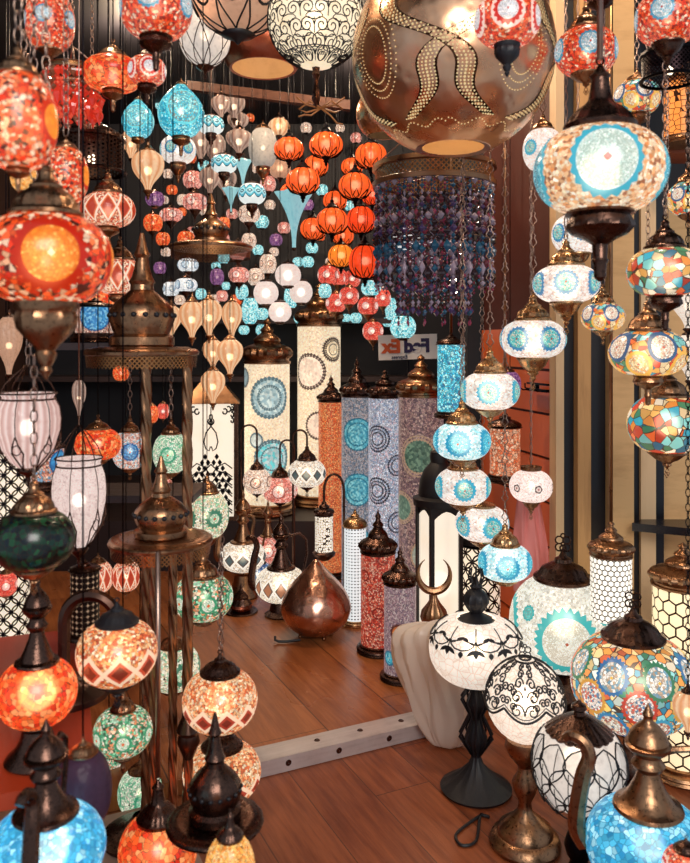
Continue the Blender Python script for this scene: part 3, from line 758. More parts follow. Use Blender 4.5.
# line of the step: from A (near, left) to B (far, right); u = along it, n = into the shop
SA, SB = P(240, 767, 1)[0], 0
A2 = Vector((-.352, 2.66)); U2 = Vector((.885, .43)).normalized(); U2 = Vector((cos(AX - pi / 2), sin(AX - pi / 2))); N2 = Vector((cos(AX), sin(AX)))
def along(t, n=0.): p = A2 + U2 * t + N2 * n; return (p.x, p.y)
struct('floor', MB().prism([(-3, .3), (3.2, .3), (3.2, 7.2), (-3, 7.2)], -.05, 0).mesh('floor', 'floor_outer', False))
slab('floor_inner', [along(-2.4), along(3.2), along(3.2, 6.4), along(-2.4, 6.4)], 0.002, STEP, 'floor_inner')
slab('ceiling', [(-3, 1.0), (3.2, 1.0), (3.2, 7.2), (-3, 7.2)], CEIL, CEIL + .1, 'ceiling_dark')
slab('wall_back', [(-3, 6.7), (3.2, 6.7), (3.2, 6.8), (-3, 6.8)], 0, CEIL, 'wall_dark')
slab('wall_left', [(-2.75, 1.2), (-2.65, 1.2), (-2.65, 6.7), (-2.75, 6.7)], 0, CEIL, 'wall_brown')
slab('wall_right', [(.62, 4.05), (3.2, 4.05), (3.2, 4.15), (.62, 4.15)], 0, CEIL, 'wall_dark')
# orange slatted wall running back from the door post
s0, s1 = P(558, 0, 3.28), P(484, 0, 4.02)
dv = Vector((s1.x - s0.x, s1.y - s0.y)); L = dv.length; dv.normalize(); nv = Vector((-dv.y, dv.x))
if nv.y > 0: nv = -nv
def wl(t, n): return (s0.x + dv.x * t + nv.x * n, s0.y + dv.y * t + nv.y * n)
slab('wall_slatted', [wl(0, 0), wl(L, 0), wl(L, -.06), wl(0, -.06)], 0, CEIL, 'slot_dark')
z = STEP
k = 0
while z < 1.42:
    z1 = z + .185
    slab('trim_%d' % (k + 1), [wl(0, .012), wl(L, .012), wl(L, 0), wl(0, 0)], z + .006, z1 - .006, 'orange_panel'); z = z1; k += 1
def upright(n, x0, x1, d, th, m, z0=0., z1=CEIL):
    a, b = P(x0, 0, d).x, P(x1, 0, d).x
    return slab('trim_%d' % n, [(a, d), (b, d), (b, d + th), (a, d + th)], z0, z1, m)
upright(21, 556, 564, 3.14, .1, 'panel_cream')
upright(22, 564, 578, 3.16, .1, 'frame_black')
upright(23, 578, 591, 3.10, .12, 'post_wood')
upright(24, 591, 612, 3.18, .1, 'frame_black')
upright(25, 612, 634, 3.10, .12, 'post_plaster')
upright(26, 634, 641, 3.14, .1, 'frame_black')
upright(27, 641, 656, 3.12, .1, 'panel_cream', 0, P(0, 190, 3.12).z)
upright(28, 656, 664, 3.14, .1, 'frame_black', 0, P(0, 190, 3.12).z)
upright(29, 664, 700, 3.2, .1, 'post_plaster', 0, P(0, 205, 3.2).z)
# beam the small lamps hang from
b0, b1 = P(188, 86, 4.6), P(350, 106, 4.3)
bm = MB(); dvec = (b1 - b0); 
bm.add([b0 + Vector((0, y, zz)) for y, zz in ((-.025, -.025), (.025, -.025), (.025, .025), (-.025, .025))] + [b1 + Vector((0, y, zz)) for y, zz in ((-.025, -.025), (.025, -.025), (.025, .025), (-.025, .025))],
       [(0, 1, 2, 3), (7, 6, 5, 4), (0, 4, 5, 1), (1, 5, 6, 2), (2, 6, 7, 3), (3, 7, 4, 0)])
be = struct('ceiling_beam', bm.mesh('ceiling_beam', 'beam_wood', False))
# low display bench along the back
slab('trim_40', [(-2.6, 4.95), (.55, 4.95), (.55, 6.7), (-2.6, 6.7)], STEP, .36, 'bench_dark')
# dark wall shelving boards at the back
for i, (zz, dd) in enumerate(((1.16, 6.3), (1.62, 6.3))):
    slab('trim_%d' % (41 + i), [(-2.6, dd), (.5, dd), (.5, 6.7), (-2.6, 6.7)], zz, zz + .04, 'shelf_dark')

# metal nosing over the step
st = thing('threshold_strip', 'worn silver metal edge strip screwed along the wooden step', 'threshold', (A2.x, A2.y, 0), 1, AX - pi / 2)
LS = .74
obj('tread', MB().box((-.12, -.012, STEP), (LS, .085, STEP + .004)).mesh('tread', 'strip_metal', False), st)
obj('riser', MB().box((-.12, -.016, .002), (LS, -.011, STEP + .004)).mesh('riser', 'strip_metal', False), st)
for x in (.06, .3, .47, .64):
    obj('screw', cached('screw', lambda: MB().lathe([(.011, 0), (.009, .002), (.001, .0025)], 14).mesh('screw', 'dark_bronze')), st, (x, .04, STEP + .004))
for x in (.17, .36, .56):
    o = obj('screw', CACHE['screw'], st, (x, -.016, .03)); o.rotation_euler = (pi / 2, 0, 0)
# ------------------------------------------------------------------ pendants near the door, right side
GR = 'mosaic pendants in the winding row by the door'
pend(600, 171, 131, 82, 1.5, 'm_big_turquoise', 'largest turquoise and peach mosaic pendant with a wide white disc and red diamond', 6, 'tall', 'bowl', 'rod', watts=.2, cm='dark_bronze')
pend(507, 21, 66, 47, 1.55, 'm_red_white', 'red mosaic pendant with white disc hanging before the great copper ball', 2, 'bell', 'long', 'diamond', cm='plain_black', fk=.8)
pend(586, 52, 62, 44, 2.0, 'm_red_silver', 'red and cream mosaic pendant with pale blue disc, above the largest turquoise pendant', 8, 'bell', 'short', 'diamond')
pend(668, 18, 64, 50, 1.6, 'm_red_silver', 'red mosaic pendant with silver disc at the top right corner', -10, 'bell', 'drop', 'links', cm='dark_bronze')
pend(600, -22, 50, 40, 1.75, 'm_red_white', 'red pendant cut by the top edge, only its bronze finial fully in view', 0, 'bell', 'bowl', 'links', cm='dark_bronze')
pend(543, 150, 40, 40, 2.35, 'm_white_turq', 'white pendant with turquoise discs half behind the largest turquoise pendant', -40, 'bell', 'drop', 'diamond')
pend(637, 98, 46, 32, 2.3, 'm_multi_medal', 'small multicolour mosaic pendant beside the bronze neck of the largest turquoise pendant', 20, 'low', 'bowl', 'links')
pend(688, 199, 40, 32, 2.2, 'm_multi_medal', 'multicolour medallion pendant cut by the right edge, highest of that side', -30, 'bell', 'short', 'links')
pend(566, 284, 66, 36, 2.15, 'm_white_blue', 'white pendant with blue toothed discs in the row by the door, highest lit one', 0, 'bell', 'drop', 'twisted', watts=0.30, cm='golden_brass', group=GR)
pend(578, 234, 52, 38, 2.6, 'm_white_blue', 'white and turquoise pendant just below and behind the largest turquoise pendant', -50, 'bell', 'drop', 'twisted', cm='golden_brass')
pend(533, 339, 66, 37, 2.2, 'm_white_blue', 'white pendant with two blue toothed discs, below left of the highest lit one', 32, 'bell', 'drop', 'diamond', watts=0.30, cm='golden_brass', group=GR)
pend(490, 391, 59, 36, 2.42, 'm_white_turq', 'white mosaic pendant with one turquoise disc facing forward, third in the winding row', -3, 'bell', 'short', 'diamond', watts=0.30, cm='golden_brass', group=GR)
pend(462, 441, 58, 35, 2.55, 'm_turq_pale', 'pale turquoise pendant in the winding row, farthest left above two others', -8, 'bell', 'short', 'diamond', watts=0.24, cm='golden_brass', group=GR)
pend(463, 486, 56, 34, 2.78, 'm_white_turq', 'white and turquoise pendant directly under the pale turquoise one', 4, 'bell', 'short', 'diamond', cm='golden_brass', group=GR)
pend(482, 523, 54, 33, 2.98, 'm_white_turq', 'white and turquoise pendant second from the bottom of the winding row', 24, 'flat', 'short', 'diamond', cm='golden_brass', group=GR)
pend(505, 562, 54, 34, 2.8, 'm_turq_pale', 'pale turquoise pendant lowest in the winding row', 6, 'bell', 'foot', 'diamond', watts=0.24, cm='golden_brass', group=GR)
pend(603, 317, 43, 27, 1.95, 'm_multi_medal', 'smallest multicolour mosaic pendant, on the rod before the door posts', 24, 'bell', 'short', 'links', cm='golden_brass')
pend(665, 272, 74, 47, 1.8, 'm_multi_shard', 'multicolour triangle shard pendant, uppermost of the three large ones on the right', 0, 'bell', 'bowl', 'links', watts=0.24, cm='dark_bronze', fk=.9)
pend(648, 353, 77, 44, 2.12, 'm_multi_medal', 'multicolour pendant with round flower medallions, middle of the three large ones on the right', 22, 'bell', 'bowl', 'links', watts=0.24, cm='antique_brass', fk=.75)
pend(667, 424, 77, 55, 2.38, 'm_multi_shard', 'multicolour triangle shard pendant, lowest of the three large ones on the right', 40, 'bell', 'short', 'links', watts=0.24, cm='antique_brass')
pumpkin(688, 306, 34, 46, 2.6, 'g_milk_wrinkle', 'white glass pendant at the right edge behind the upper shard pendant', 'white glass pendants at the right edge', 10, .05, True)
pumpkin(690, 358, 34, 46, 2.75, 'g_milk_wrinkle', 'white glass pendant at the right edge behind the flower medallion pendant', 'white glass pendants at the right edge', 10, .05, True)
pend(531, 486, 43, 30, 3.0, 'm_white_tick', 'white pendant with black dashes and open cup top before the orange slats', 20, 'cup', 'drop', 'twisted', cm='antique_brass', fk=.85)
pumpkin(688, 712, 30, 40, 2.05, 'g_amber', 'amber glass pendant low at the right edge beside the large mosaic lamp', None, 10, .05, True, ch='links')

# ------------------------------------------------------------------ near left
pend(46, 259, 131, 86, 1.2, 'm_red_orange', 'large red mosaic pendant with glowing orange disc, nearest on the left', 4, 'bell', 'long', 'links', watts=.12, bulb=.07, lc=(1, .5, .2), ck=1., fk=.95, cm='antique_brass')
pend(18, 122, 76, 92, 1.02, 'm_red_flank', 'blurred red and cream pendant with plain orange disc at the left edge', 66, 'bell', 'bowl', 'links', watts=0.16, lc=(1, .5, .2), fk=.6)
pend(66, 176, 44, 54, 1.42, 'm_red_flank', 'smaller red and orange pendant peeking out above the large orange disc pendant', 70, 'low', 'short', 'links')
pend(24, 178, 26, 26, 1.6, 'm_amber_plain', 'small amber mosaic pendant between two red pendants at left', 0, 'low', 'short', 'links')
pend(50, 22, 48, 56, 1.45, 'm_red_silver', 'red and cream pendant with blue disc on its right side, top left', 55, 'bell', 'short', 'links')
pend(156, 8, 72, 58, 1.5, 'm_red_silver', 'red and cream pendant with a turquoise disc, beside the dark post at top', -12, 'bell', 'bowl', 'links', cm='dark_bronze', fk=.9)
pend(113, 74, 60, 32, 2.0, 'm_orange_shard', 'wide glowing orange red pendant under the top left pendants', 0, 'low', 'bowl', 'cord', fk=.7)
pend(147, 71, 38, 28, 1.8, 'm_red_white', 'small red pendant with white disc, next to the wide orange red one', 8, 'low', 'bowl', 'cord', cm='dark_bronze')
pend(108, 210, 54, 33, 2.25, 'm_zig_red', 'pink and red diamond pattern pendant, upper of two under the pierced bronze crown', 0, 'bell', 'bowl', 'cord', fk=.8)
pend(120, 277, 52, 34, 2.55, 'm_zig_red', 'pink and red diamond pattern pendant, lower of two beside the big orange disc pendant', 30, 'bell', 'bowl', 'cord', fk=.8)
pend(97, 303, 40, 28, 2.9, 'm_orange_shard', 'dim orange shard pendant behind the big orange disc pendant', 0, 'low', 'short', 'cord')
def jar(px, py, w, h, d, mat, label, ch='links', rot=0):
    d += TW.get(label, 0); R = w / 2 * d / FOC; hz = h / w
    t = thing('glass_jar_lantern', label, 'pendant lantern', P(px, py, d), R, rot)
    pr = [(.32, -1.), (.52, -.86), (.8, -.5), (.98, 0.), (1., .3), (.95, .62), (.84, .8), (.78, .88), (.86, 1.)]
    obj('shade', MB().lathe([(r, z * hz) for r, z in pr], 48, 24, .04).mesh('shade', mat, angle=0), t)
    b = MB()
    b.ring((0, 0, hz * .84), .84, .035, 28, 6); b.ring((0, 0, hz * 1.0), .88, .03, 28, 6)
    for i in range(6):
        a = 2 * pi * i / 6
        at = lambda r, z, da=0: (r * sin(a + da), -r * cos(a + da), z * hz)
        b.tube([at(1.02, -.1), at(1.0, -.35, .1), at(.84, -.56, .22), at(.6, -.82, .12), at(.34, -1.05)], .026, 5)
        b.tube([at(1.02, -.1), at(1.0, -.35, -.1), at(.84, -.56, -.22), at(.6, -.82, -.12), at(.34, -1.05)], .026, 5)
        b.tube([(.92 * sin(a + .16 * cos(k * .8)), -.92 * cos(a + .16 * cos(k * .8)), hz * (-.46 + .13 * sin(k * .8))) for k in range(8)], .02, 4, True)
        b.tube([at(1.02, -.1), at(1.04, .3), at(.98, .62), at(.85, .84), at(.88, 1.)], .016, 4)
        b.tube([at(.86, 1.), at(.7, 1.25), at(.4, 1.5), at(.06, 1.75)], .022, 4)
    b.lathe([(.34, -1.02 * hz), (.36, -1.08 * hz), (.2, -1.2 * hz), (.06, -1.28 * hz), (.09, -1.36 * hz), (.02, -1.5 * hz)], 16)
    obj('wire_frame', b.mesh('wire_frame', 'dark_bronze', angle=0), t)
    obj('bulb', me_bulb(.22, 'bulb_white'), t, (0, 0, .1))
    chain(t, R, 1.75 * hz, CEIL - .005, ch)
    return t
jar(28, 430, 62, 74, 1.62, 'g_jar', 'ribbed clear glass jar lantern in a wire frame, at the left edge')
jar(79, 502, 52, 88, 2.05, 'g_jar_crackle', 'crackled clear glass jar lantern, right of and below the ribbed one', 'cord')
pend(98, 444, 46, 30, 2.35, 'm_orange_shard', 'orange and coral mosaic pendant above the crackled jar lantern', 0, 'low', 'short', 'cord', top=None)
pend(34, 540, 80, 56, 1.5, 'm_dark_green', 'unlit dark green mosaic pendant with bronze cap, left side', 0, 'bell', 'short', 'links', bulb=0, cm='antique_brass')
pend(98, 577, 30, 30, 2.5, 'm_zig_red', 'red and cream mosaic pendant, left of two behind the dark swan neck', 0, 'low', 'short', 'cord')
pend(126, 576, 28, 28, 2.62, 'm_zig_red', 'red and cream mosaic pendant, right of two behind the dark swan neck', 20, 'low', 'short', 'cord')

# ------------------------------------------------------------------ around the tiered stands
pend(171, 453, 36, 38, 2.3, 'm_green_medal', 'green and cream medallion pendant hanging under the upper bronze stand', -10, 'bell', 'short', 'links', top=1.405)
pend(130, 450, 36, 36, 2.55, 'm_blue_medal', 'blue disc pendant hanging just left of the twisted bronze pole', 0, 'bell', 'short', 'links', top=1.405)
pend(203, 597, 60, 42, 2.55, 'm_green_speck', 'round green speckled pendant hanging right of the lower bronze stand', 10, 'bell', 'foot', 'cord', top=None)
pend(173, 667, 54, 42, 2.6, 'm_green_petal', 'pale green mosaic pendant half hidden behind the lower twisted poles', 20, 'low', 'short', 'cord')
pend(207, 515, 44, 44, 3.0, 'm_green_petal', 'green and cream teardrop pattern pendant over the lower bronze stand rim', 20, 'bell', 'drop', 'cord')
pend(117, 652, 80, 58, 1.78, 'm_zig_orange', 'orange mosaic pendant with cream zigzag and red diamonds, under the swan neck', 4, 'low', 'short', '', watts=0.16, lc=(1, .55, .25), cm='plain_black')
pend(220, 700, 75, 54, 1.85, 'm_zig_peach', 'peach mosaic pendant with red zigzag over the wooden floor', 10, 'low', 'foot', 'links', watts=0.16, lc=(1, .55, .25), cm='dark_bronze', top=.955)
pend(222, 772, 78, 50, 2.15, 'm_zig_peach', 'peach zigzag pendant lowest down, behind the dark bronze crown', 26, 'low', 'foot', 'links', cm='dark_bronze', top=.955)
pend(123, 731, 58, 42, 2.0, 'm_green_speck', 'green speckled pendant with orange flowers, uppermost of the low green trio', 0, 'bell', 'bowl', 'cord', ck=.8, fk=.7)
pend(109, 769, 36, 34, 2.3, 'm_green_speck', 'small green speckled pendant, left of the low green trio', 20, 'low', 'drop', 'cord')
pend(140, 792, 44, 42, 2.2, 'm_green_medal', 'small green disc pendant, right of the low green trio', 10, 'low', 'bowl', 'cord')
pend(158, 850, 78, 62, 1.80, 'm_orange_shard', 'amber orange mosaic pendant cut by the bottom edge', 0, 'tall', 'short', 'rod', cm='dark_bronze', watts=0.10, lc=(1, .5, .2), top=.985)
pend(83, 790, 56, 74, 1.62, 'g_purple_clear', 'unlit purple glass pendant low on the left', 0, 'low', 'short', 'cord', bulb=0)
pumpkin(9, 346, 26, 58, 2.3, 'g_smoke_pink', 'dim pink ribbed glass pendant at the left edge above the ribbed jar lantern', None, 12, .06, True)
pumpkin(79, 398, 14, 36, 2.9, 'g_clear', 'slim clear glass pendant left of the upper bronze stand', None, 10, .08, True)
pend(121, 373, 16, 15, 2.75, 'm_orange_shard', 'tiny orange pendant right under the rim of the upper bronze stand', 0, 'flat', 'foot', 'cord')
pend(152, 414, 13, 17, 3.3, 'm_orange_shard', 'tiny orange pendant behind the green medallion pendant, left', 0, 'low', 'short', 'cord')
pend(163, 411, 12, 15, 3.7, 'm_coral_medal', 'tiny coral pendant behind the green medallion pendant, right', 0, 'low', 'short', 'cord')
pend(6, 584, 22, 22, 2.35, 'm_coral_medal', 'small coral pendant at the left edge below the dark green pendant', 0, 'low', 'short', 'cord')
pend(166, 486, 14, 14, 3.2, 'm_pink_medal', 'tiny pink pendant behind the spire of the lower bronze stand', 0, 'low', 'short', 'cord')
# ------------------------------------------------------------------ the crowd of small lamps further in
GO = 'orange glass lanterns in the ceiling cluster'
OR = [(289, 149, 30, 22, 4.2, 'g_orange', 'orange ribbed lantern, uppermost left of the orange cluster'),
 (326, 145, 34, 24, 4.1, 'g_orange', 'orange ribbed lantern, topmost and widest of the orange cluster, under the leather bow'),
 (316, 166, 25, 20, 4.5, 'g_orange', 'orange lantern tucked behind and between the two uppermost orange ones'),
 (303, 181, 34, 25, 4.05, 'g_orange', 'large orange lantern second row, left half of the cluster'),
 (291, 194, 24, 20, 4.4, 'g_orange', 'small orange lantern overlapping the pale blue glass drop'),
 (371, 156, 33, 24, 4.1, 'g_orange', 'orange lantern just left of the beaded chandelier rim, upper'),
 (352, 167, 22, 17, 4.55, 'g_orange', 'small orange lantern half behind the one by the chandelier rim'),
 (355, 186, 33, 25, 4.0, 'g_orange', 'orange lantern left of the chandelier rim, below the upper one'),
 (372, 195, 22, 20, 4.5, 'g_red_orange', 'dim orange lantern touching the chandelier beads'),
 (335, 201, 24, 19, 4.4, 'g_orange', 'small orange lantern in the middle of the orange cluster'),
 (332, 221, 32, 25, 4.0, 'g_orange', 'large orange lantern at the low middle of the cluster'),
 (313, 229, 26, 21, 4.4, 'g_orange', 'orange lantern lower left of the cluster, beside the blue glass drop tip'),
 (361, 220, 29, 26, 4.25, 'g_red_orange', 'deep orange lantern low on the chandelier side'),
 (343, 236, 22, 18, 4.6, 'g_orange', 'small orange lantern peeking out under the low middle one'),
 (341, 256, 26, 22, 4.3, 'g_mandarin', 'yellow orange lantern, left of the deep red orange one'),
 (365, 262, 33, 32, 4.0, 'g_red_orange', 'deep red orange round lantern hanging lowest of the orange ones')]
for a in OR: pumpkin(*a[:6], a[6], GO, 8, .16, False, 'black_iron', wires=True, name='orange_glass_lantern', cat='pendant lantern', rot=RND.uniform(0, 40))
GA = 'amber ribbed glass pendants'
for a in [(192, 320, 27, 36, 3.9, 'amber ribbed glass pendant, left of the side-by-side pair'), (209, 318, 27, 36, 4.15, 'amber ribbed glass pendant, right of the side-by-side pair'),
          (171, 322, 22, 32, 4.2, 'amber ribbed glass pendant behind the spire of the upper bronze stand'), (232, 320, 21, 36, 4.1, 'slim amber ribbed glass pendant above the white filigree lantern roof'),
          (213, 354, 22, 28, 4.35, 'amber ribbed glass pendant, smaller of two over the white filigree lantern'), (230, 357, 27, 35, 4.0, 'amber ribbed glass pendant, larger of two over the white filigree lantern'),
          (213, 387, 25, 33, 3.75, 'amber ribbed glass pendant hanging lowest, in front of the white filigree lantern'), (148, 171, 33, 40, 3.0, 'amber ribbed glass pendant under the turquoise shell pendants')]:
    pumpkin(*a[:5], 'g_amber', a[5], GA, 10, .1, True, 'antique_brass')
GC = 'clear ribbed glass pendants near the beam'
for a in [(221, 107, 20, 22, 4.5, 'clear ribbed glass pendant nearest the beam, left'), (234, 107, 23, 24, 4.75, 'clear ribbed glass pendant nearest the beam, right'),
          (238, 123, 22, 20, 4.95, 'clear ribbed glass pendant behind the one beside the smoky globe'), (239, 142, 27, 24, 4.35, 'clear ribbed glass pendant left of the smoky silver globe'),
          (201, 143, 26, 34, 4.4, 'clear ribbed glass pendant left below the upper wave lamp'), (215, 151, 22, 34, 4.7, 'clear ribbed glass pendant right below the upper wave lamp'),
          (210, 181, 22, 26, 4.4, 'clear striped glass pendant left below the middle wave lamp'), (226, 183, 22, 26, 4.7, 'clear striped glass pendant right below the middle wave lamp')]:
    pumpkin(*a[:5], 'g_clear', a[5], GC, 10, .1, True, 'dark_bronze')
pend(263, 148, 29, 38, 4.3, 'g_silver', 'smoky silver glass globe pendant with long funnel tip', 0, 'low', 'long', 'cord', name='glass_pendant_lamp')
GW = 'white lamps with a turquoise wave rim'
for a in [(211, 125, 27, 17, 4.0, 'white pendant with turquoise wave band, uppermost of three'), (224, 164, 27, 17, 3.95, 'white pendant with turquoise wave band, middle of three'), (252, 194, 28, 20, 3.9, 'white pendant with turquoise wave band, lowest of three')]:
    pend(*a[:5], 'm_wave', a[5], RND.uniform(-10, 10), 'flat', 'long', 'cord', group=GW, cm='dark_bronze', fk=.85, name='wave_pendant_lamp')
pend(181, 111, 46, 52, 3.2, 'm_turq_shell', 'large round turquoise spiral pendant, right of two turquoise shells', 8, 'low', 'bowl', 'cord', name='turquoise_pendant_lamp', drop=True, ck=.5, fk=.8)
pend(138, 119, 32, 38, 3.45, 'm_turq_shell', 'smaller turquoise spiral pendant, left of two turquoise shells', -10, 'low', 'bowl', 'cord', name='turquoise_pendant_lamp', drop=True, ck=.5, fk=.8)
pend(178, 150, 36, 26, 3.6, 'm_white_blue', 'white pendant with blue discs under the large turquoise shell', 35, 'low', 'long', 'cord', fk=.9)
pumpkin(131, 145, 20, 28, 3.7, 'g_amber', 'dim amber glass pendant under the smaller turquoise shell', None, 10, .1, True)
pumpkin(279, 127, 22, 17, 4.5, 'g_amber', 'amber and brown striped pendant above the orange cluster', None, 8, .14, False)
pumpkin(280, 169, 22, 18, 4.7, 'g_smoke_pink', 'dull pink striped pendant right of the smoky silver globe', None, 8, .14, False)
# pale blue glass drops
def tulip(px, y0, y1, w, d, label, group=None):
    d += TW.get(label, 0); R = w / 2 * d / FOC; h = (y1 - y0) / w * 2
    t = thing('blue_glass_drop', label, 'pendant lamp', P(px, y0, d), R, 0, group)
    n = 10; pr = []
    for i in range(n + 1):
        u = i / n; pr.append((.95 * (1 - u) ** 2.3 + .1, -h * u))
    b = MB()
    pr2 = pr[::-1] + [(r - .06, z) for r, z in pr]
    b.lathe(pr2, 48, 4, .35)
    obj('shade', b.mesh('shade', 'g_aqua', angle=0), t)
    obj('tip', MB().lathe([(.1, -h - .12), (.15, -h), (.02, -h + .05)], 10).mesh('tip', 'dark_bronze'), t)
    bb = MB()
    for i in range(3):
        a = 2 * pi * i / 3 + .3; bb.tube([(1.05 * sin(a), -1.05 * cos(a), -.02), (.5 * sin(a), -.5 * cos(a), .5), (0, 0, .8)], .03, 4)
    obj('hanger', bb.mesh('hanger', 'dark_bronze', angle=0), t)
    chain(t, R, .8, CEIL - .005, 'cord', 'black_iron', 'cord')
tulip(294, 192, 248, 38, 4.2, 'pale blue glass drop with long stem below the orange cluster')
tulip(243, 160, 190, 18, 4.6, 'small pale blue glass drop beside the middle wave lamp')
tulip(231, 188, 212, 18, 4.5, 'small pale blue glass drop beside the lowest wave lamp')
GWC = 'white crackle glass globes'
for a in [(288, 275, 26, 22, 4.3, 'white crackle glass globe, uppermost of four left of the ringed lantern lid'), (266, 293, 25, 23, 4.35, 'white crackle glass globe, leftmost of four above the blue ringed lantern'),
          (301, 292, 23, 22, 4.6, 'white crackle glass globe, rightmost of four, touching the ringed lantern lid'), (280, 312, 23, 20, 4.1, 'white crackle glass globe, lowest of four above the blue ringed lantern')]:
    pend(*a[:5], 'g_white_crackle', a[5], 0, 'flat', 'foot', 'cord', group=GWC, cm='dark_bronze', name='crackle_globe_lamp', bulb=.3, bm='bulb_white', r0=.3)
GP = 'coral medallion pendants'
for i, a in enumerate([(328, 275, 21, 18, 5.0, 'coral medallion pendant, highest and farthest left of the coral group'), (338, 277, 18, 16, 5.25, 'coral pendant right behind the highest coral one'),
          (352, 279, 17, 16, 4.85, 'coral pendant under the yellow orange lantern'), (349, 296, 20, 17, 4.6, 'coral pendant with bright pink medallion in the middle of the coral group'),
          (336, 303, 21, 18, 4.95, 'coral medallion pendant low on the left beside the ringed lantern lid'), (368, 306, 21, 17, 4.7, 'coral medallion pendant under the small aqua pendant'),
          (383, 298, 16, 17, 4.9, 'coral medallion pendant touching the bead curtain'), (373, 331, 21, 18, 4.6, 'coral medallion pendant lowest of the group, beside the white sign')]):
    pend(*a[:5], 'm_coral_medal', a[5], RND.uniform(-15, 15), 'low', 'drop', 'cord', group=GP, cm='antique_brass', ck=.9)
GQ = 'small aqua bead pendants'
for a in [(371, 288, 20, 15, 4.45, 'aqua bead pendant between coral pendants under the deep red orange lantern'), (325, 291, 13, 14, 4.8, 'aqua bead pendant against the ringed lantern finial'), (391, 309, 12, 22, 4.9, 'aqua bead pendant beside the bead curtain'),
          (291, 297, 14, 22, 5.1, 'aqua bead pendant between two white crackle globes'), (250, 311, 17, 26, 5.0, 'aqua bead pendant left of the lowest crackle globe'), (242, 292, 13, 15, 5.3, 'tiny aqua pendant above the slim amber pendant'), (201, 294, 11, 11, 5.0, 'tiny aqua pendant above the side-by-side amber pair'),
          (403, 327, 26, 22, 4.3, 'aqua beaded pendant above the white sign')]:
    pend(*a[:5], 'm_aqua_bead', a[5], 0, 'flat', 'foot', 'cord', group=GQ, cm='dark_bronze')
GM = 'small pink and cream medallion pendants'
for m, a in [('m_pink_medal', (193, 180, 20, 17, 4.85, 'pink medallion pendant left of the striped glass pendants')), ('m_pink_medal', (195, 202, 25, 16, 4.6, 'wide pink medallion pendant below two striped glass pendants')),
          ('m_pink_medal', (171, 215, 23, 13, 4.7, 'pink medallion pendant farthest left of the small pink ones')), ('m_pink_medal', (212, 225, 20, 16, 4.9, 'pink pendant above the hanging dark crown')),
          ('m_pink_medal', (223, 241, 15, 15, 5.1, 'pink pendant right of the hanging dark crown dome')), ('m_pink_medal', (238, 251, 18, 18, 4.6, 'round pink rosette pendant above the square-looking pink one')),
          ('m_pink_medal', (239, 275, 21, 15, 4.75, 'wide pink pendant below the round pink rosette')), ('m_pink_medal', (268, 184, 16, 15, 4.75, 'pink ring pendant under the smoky silver globe tip')),
          ('m_cream_medal', (249, 214, 22, 17, 4.8, 'cream and pink pendant directly under the lowest wave lamp')), ('m_cream_medal', (249, 241, 15, 15, 5.0, 'cream rosette pendant right of the round pink rosette')),
          ('m_cream_medal', (256, 277, 17, 17, 5.2, 'cream pendant behind the leftmost crackle globe')), ('m_cream_medal', (268, 264, 17, 19, 4.9, 'amber cream pendant above the leftmost crackle globe')),
          ('m_orange_shard', (153, 223, 19, 17, 4.5, 'small orange pendant left of the hanging dark crown')), ('m_orange_shard', (186, 239, 17, 15, 4.9, 'small orange pendant left of the hanging dark crown dome')),
          ('m_orange_shard', (163, 239, 14, 13, 5.1, 'tiny orange pendant above the spire of the upper bronze stand')), ('m_orange_shard', (224, 224, 13, 13, 5.3, 'tiny orange pendant beside the cream and pink one')),
          ('m_blue_white', (188, 265, 21, 13, 4.7, 'blue and white pendant, upper of two above the amber pair')), ('m_blue_white', (186, 285, 23, 13, 4.5, 'blue and white pendant, lower of two above the amber pair')),
          ('m_blue_white', (171, 289, 17, 14, 4.9, 'greyish white pendant left of the lower blue and white one')), ('m_purple', (155, 199, 19, 14, 4.3, 'small purple pendant below the amber glass tip')),
          ('m_purple', (217, 277, 14, 16, 5.4, 'dim purple pendant in the dark gap under the hanging crown')), ('m_purple', (510, 385, 22, 26, 3.3, 'purple pendant half hidden behind the white pendants by the door'))]:
    pend(*a[:5], m, a[5], RND.uniform(-20, 20), 'low', 'drop' if m != 'm_purple' else 'foot', 'cord', group=GM if 'medal' in m else None, cm='dark_bronze', ck=.9)
# lamps beyond, in the dark back of the shop
GB = 'far small lamps at the back wall'
far = [(160, 268, 13, 'm_purple', 'behind the bronze spire, upper'), (152, 300, 13, 'm_orange_shard', 'behind the bronze spire, lower'), (222, 296, 12, 'm_pink_medal', 'above the right amber pendants'),
       (262, 222, 14, 'm_aqua_bead', 'beside the blue drop, left'), (276, 240, 13, 'm_purple', 'below the blue drop, left'), (308, 262, 12, 'm_aqua_bead', 'right of the uppermost crackle globe'),
       (262, 314, 13, 'm_aqua_bead', 'left of the lowest crackle globe'), (308, 205, 12, 'm_purple', 'between blue drop and orange lanterns'), (183, 200, 12, 'm_cream_medal', 'left of the wide pink medallion lamp'),
       (224, 258, 12, 'm_aqua_bead', 'left of the round pink rosette'), (258, 250, 11, 'm_aqua_bead', 'right of the cream rosette lamp'), (205, 210, 12, 'm_cream_medal', 'above the crown, right of the wide pink lamp')]
for px, py, w, m, where in far:
    nm = {'m_purple': 'purple', 'm_orange_shard': 'orange', 'm_pink_medal': 'pink', 'm_aqua_bead': 'aqua', 'm_cream_medal': 'cream'}[m]
    pend(px, py, w, w * .9, 5.9, m, 'tiny far %s pendant at the back, %s' % (nm, where), 0, 'flat', 'foot', 'cord', group=GB, cm='dark_bronze')

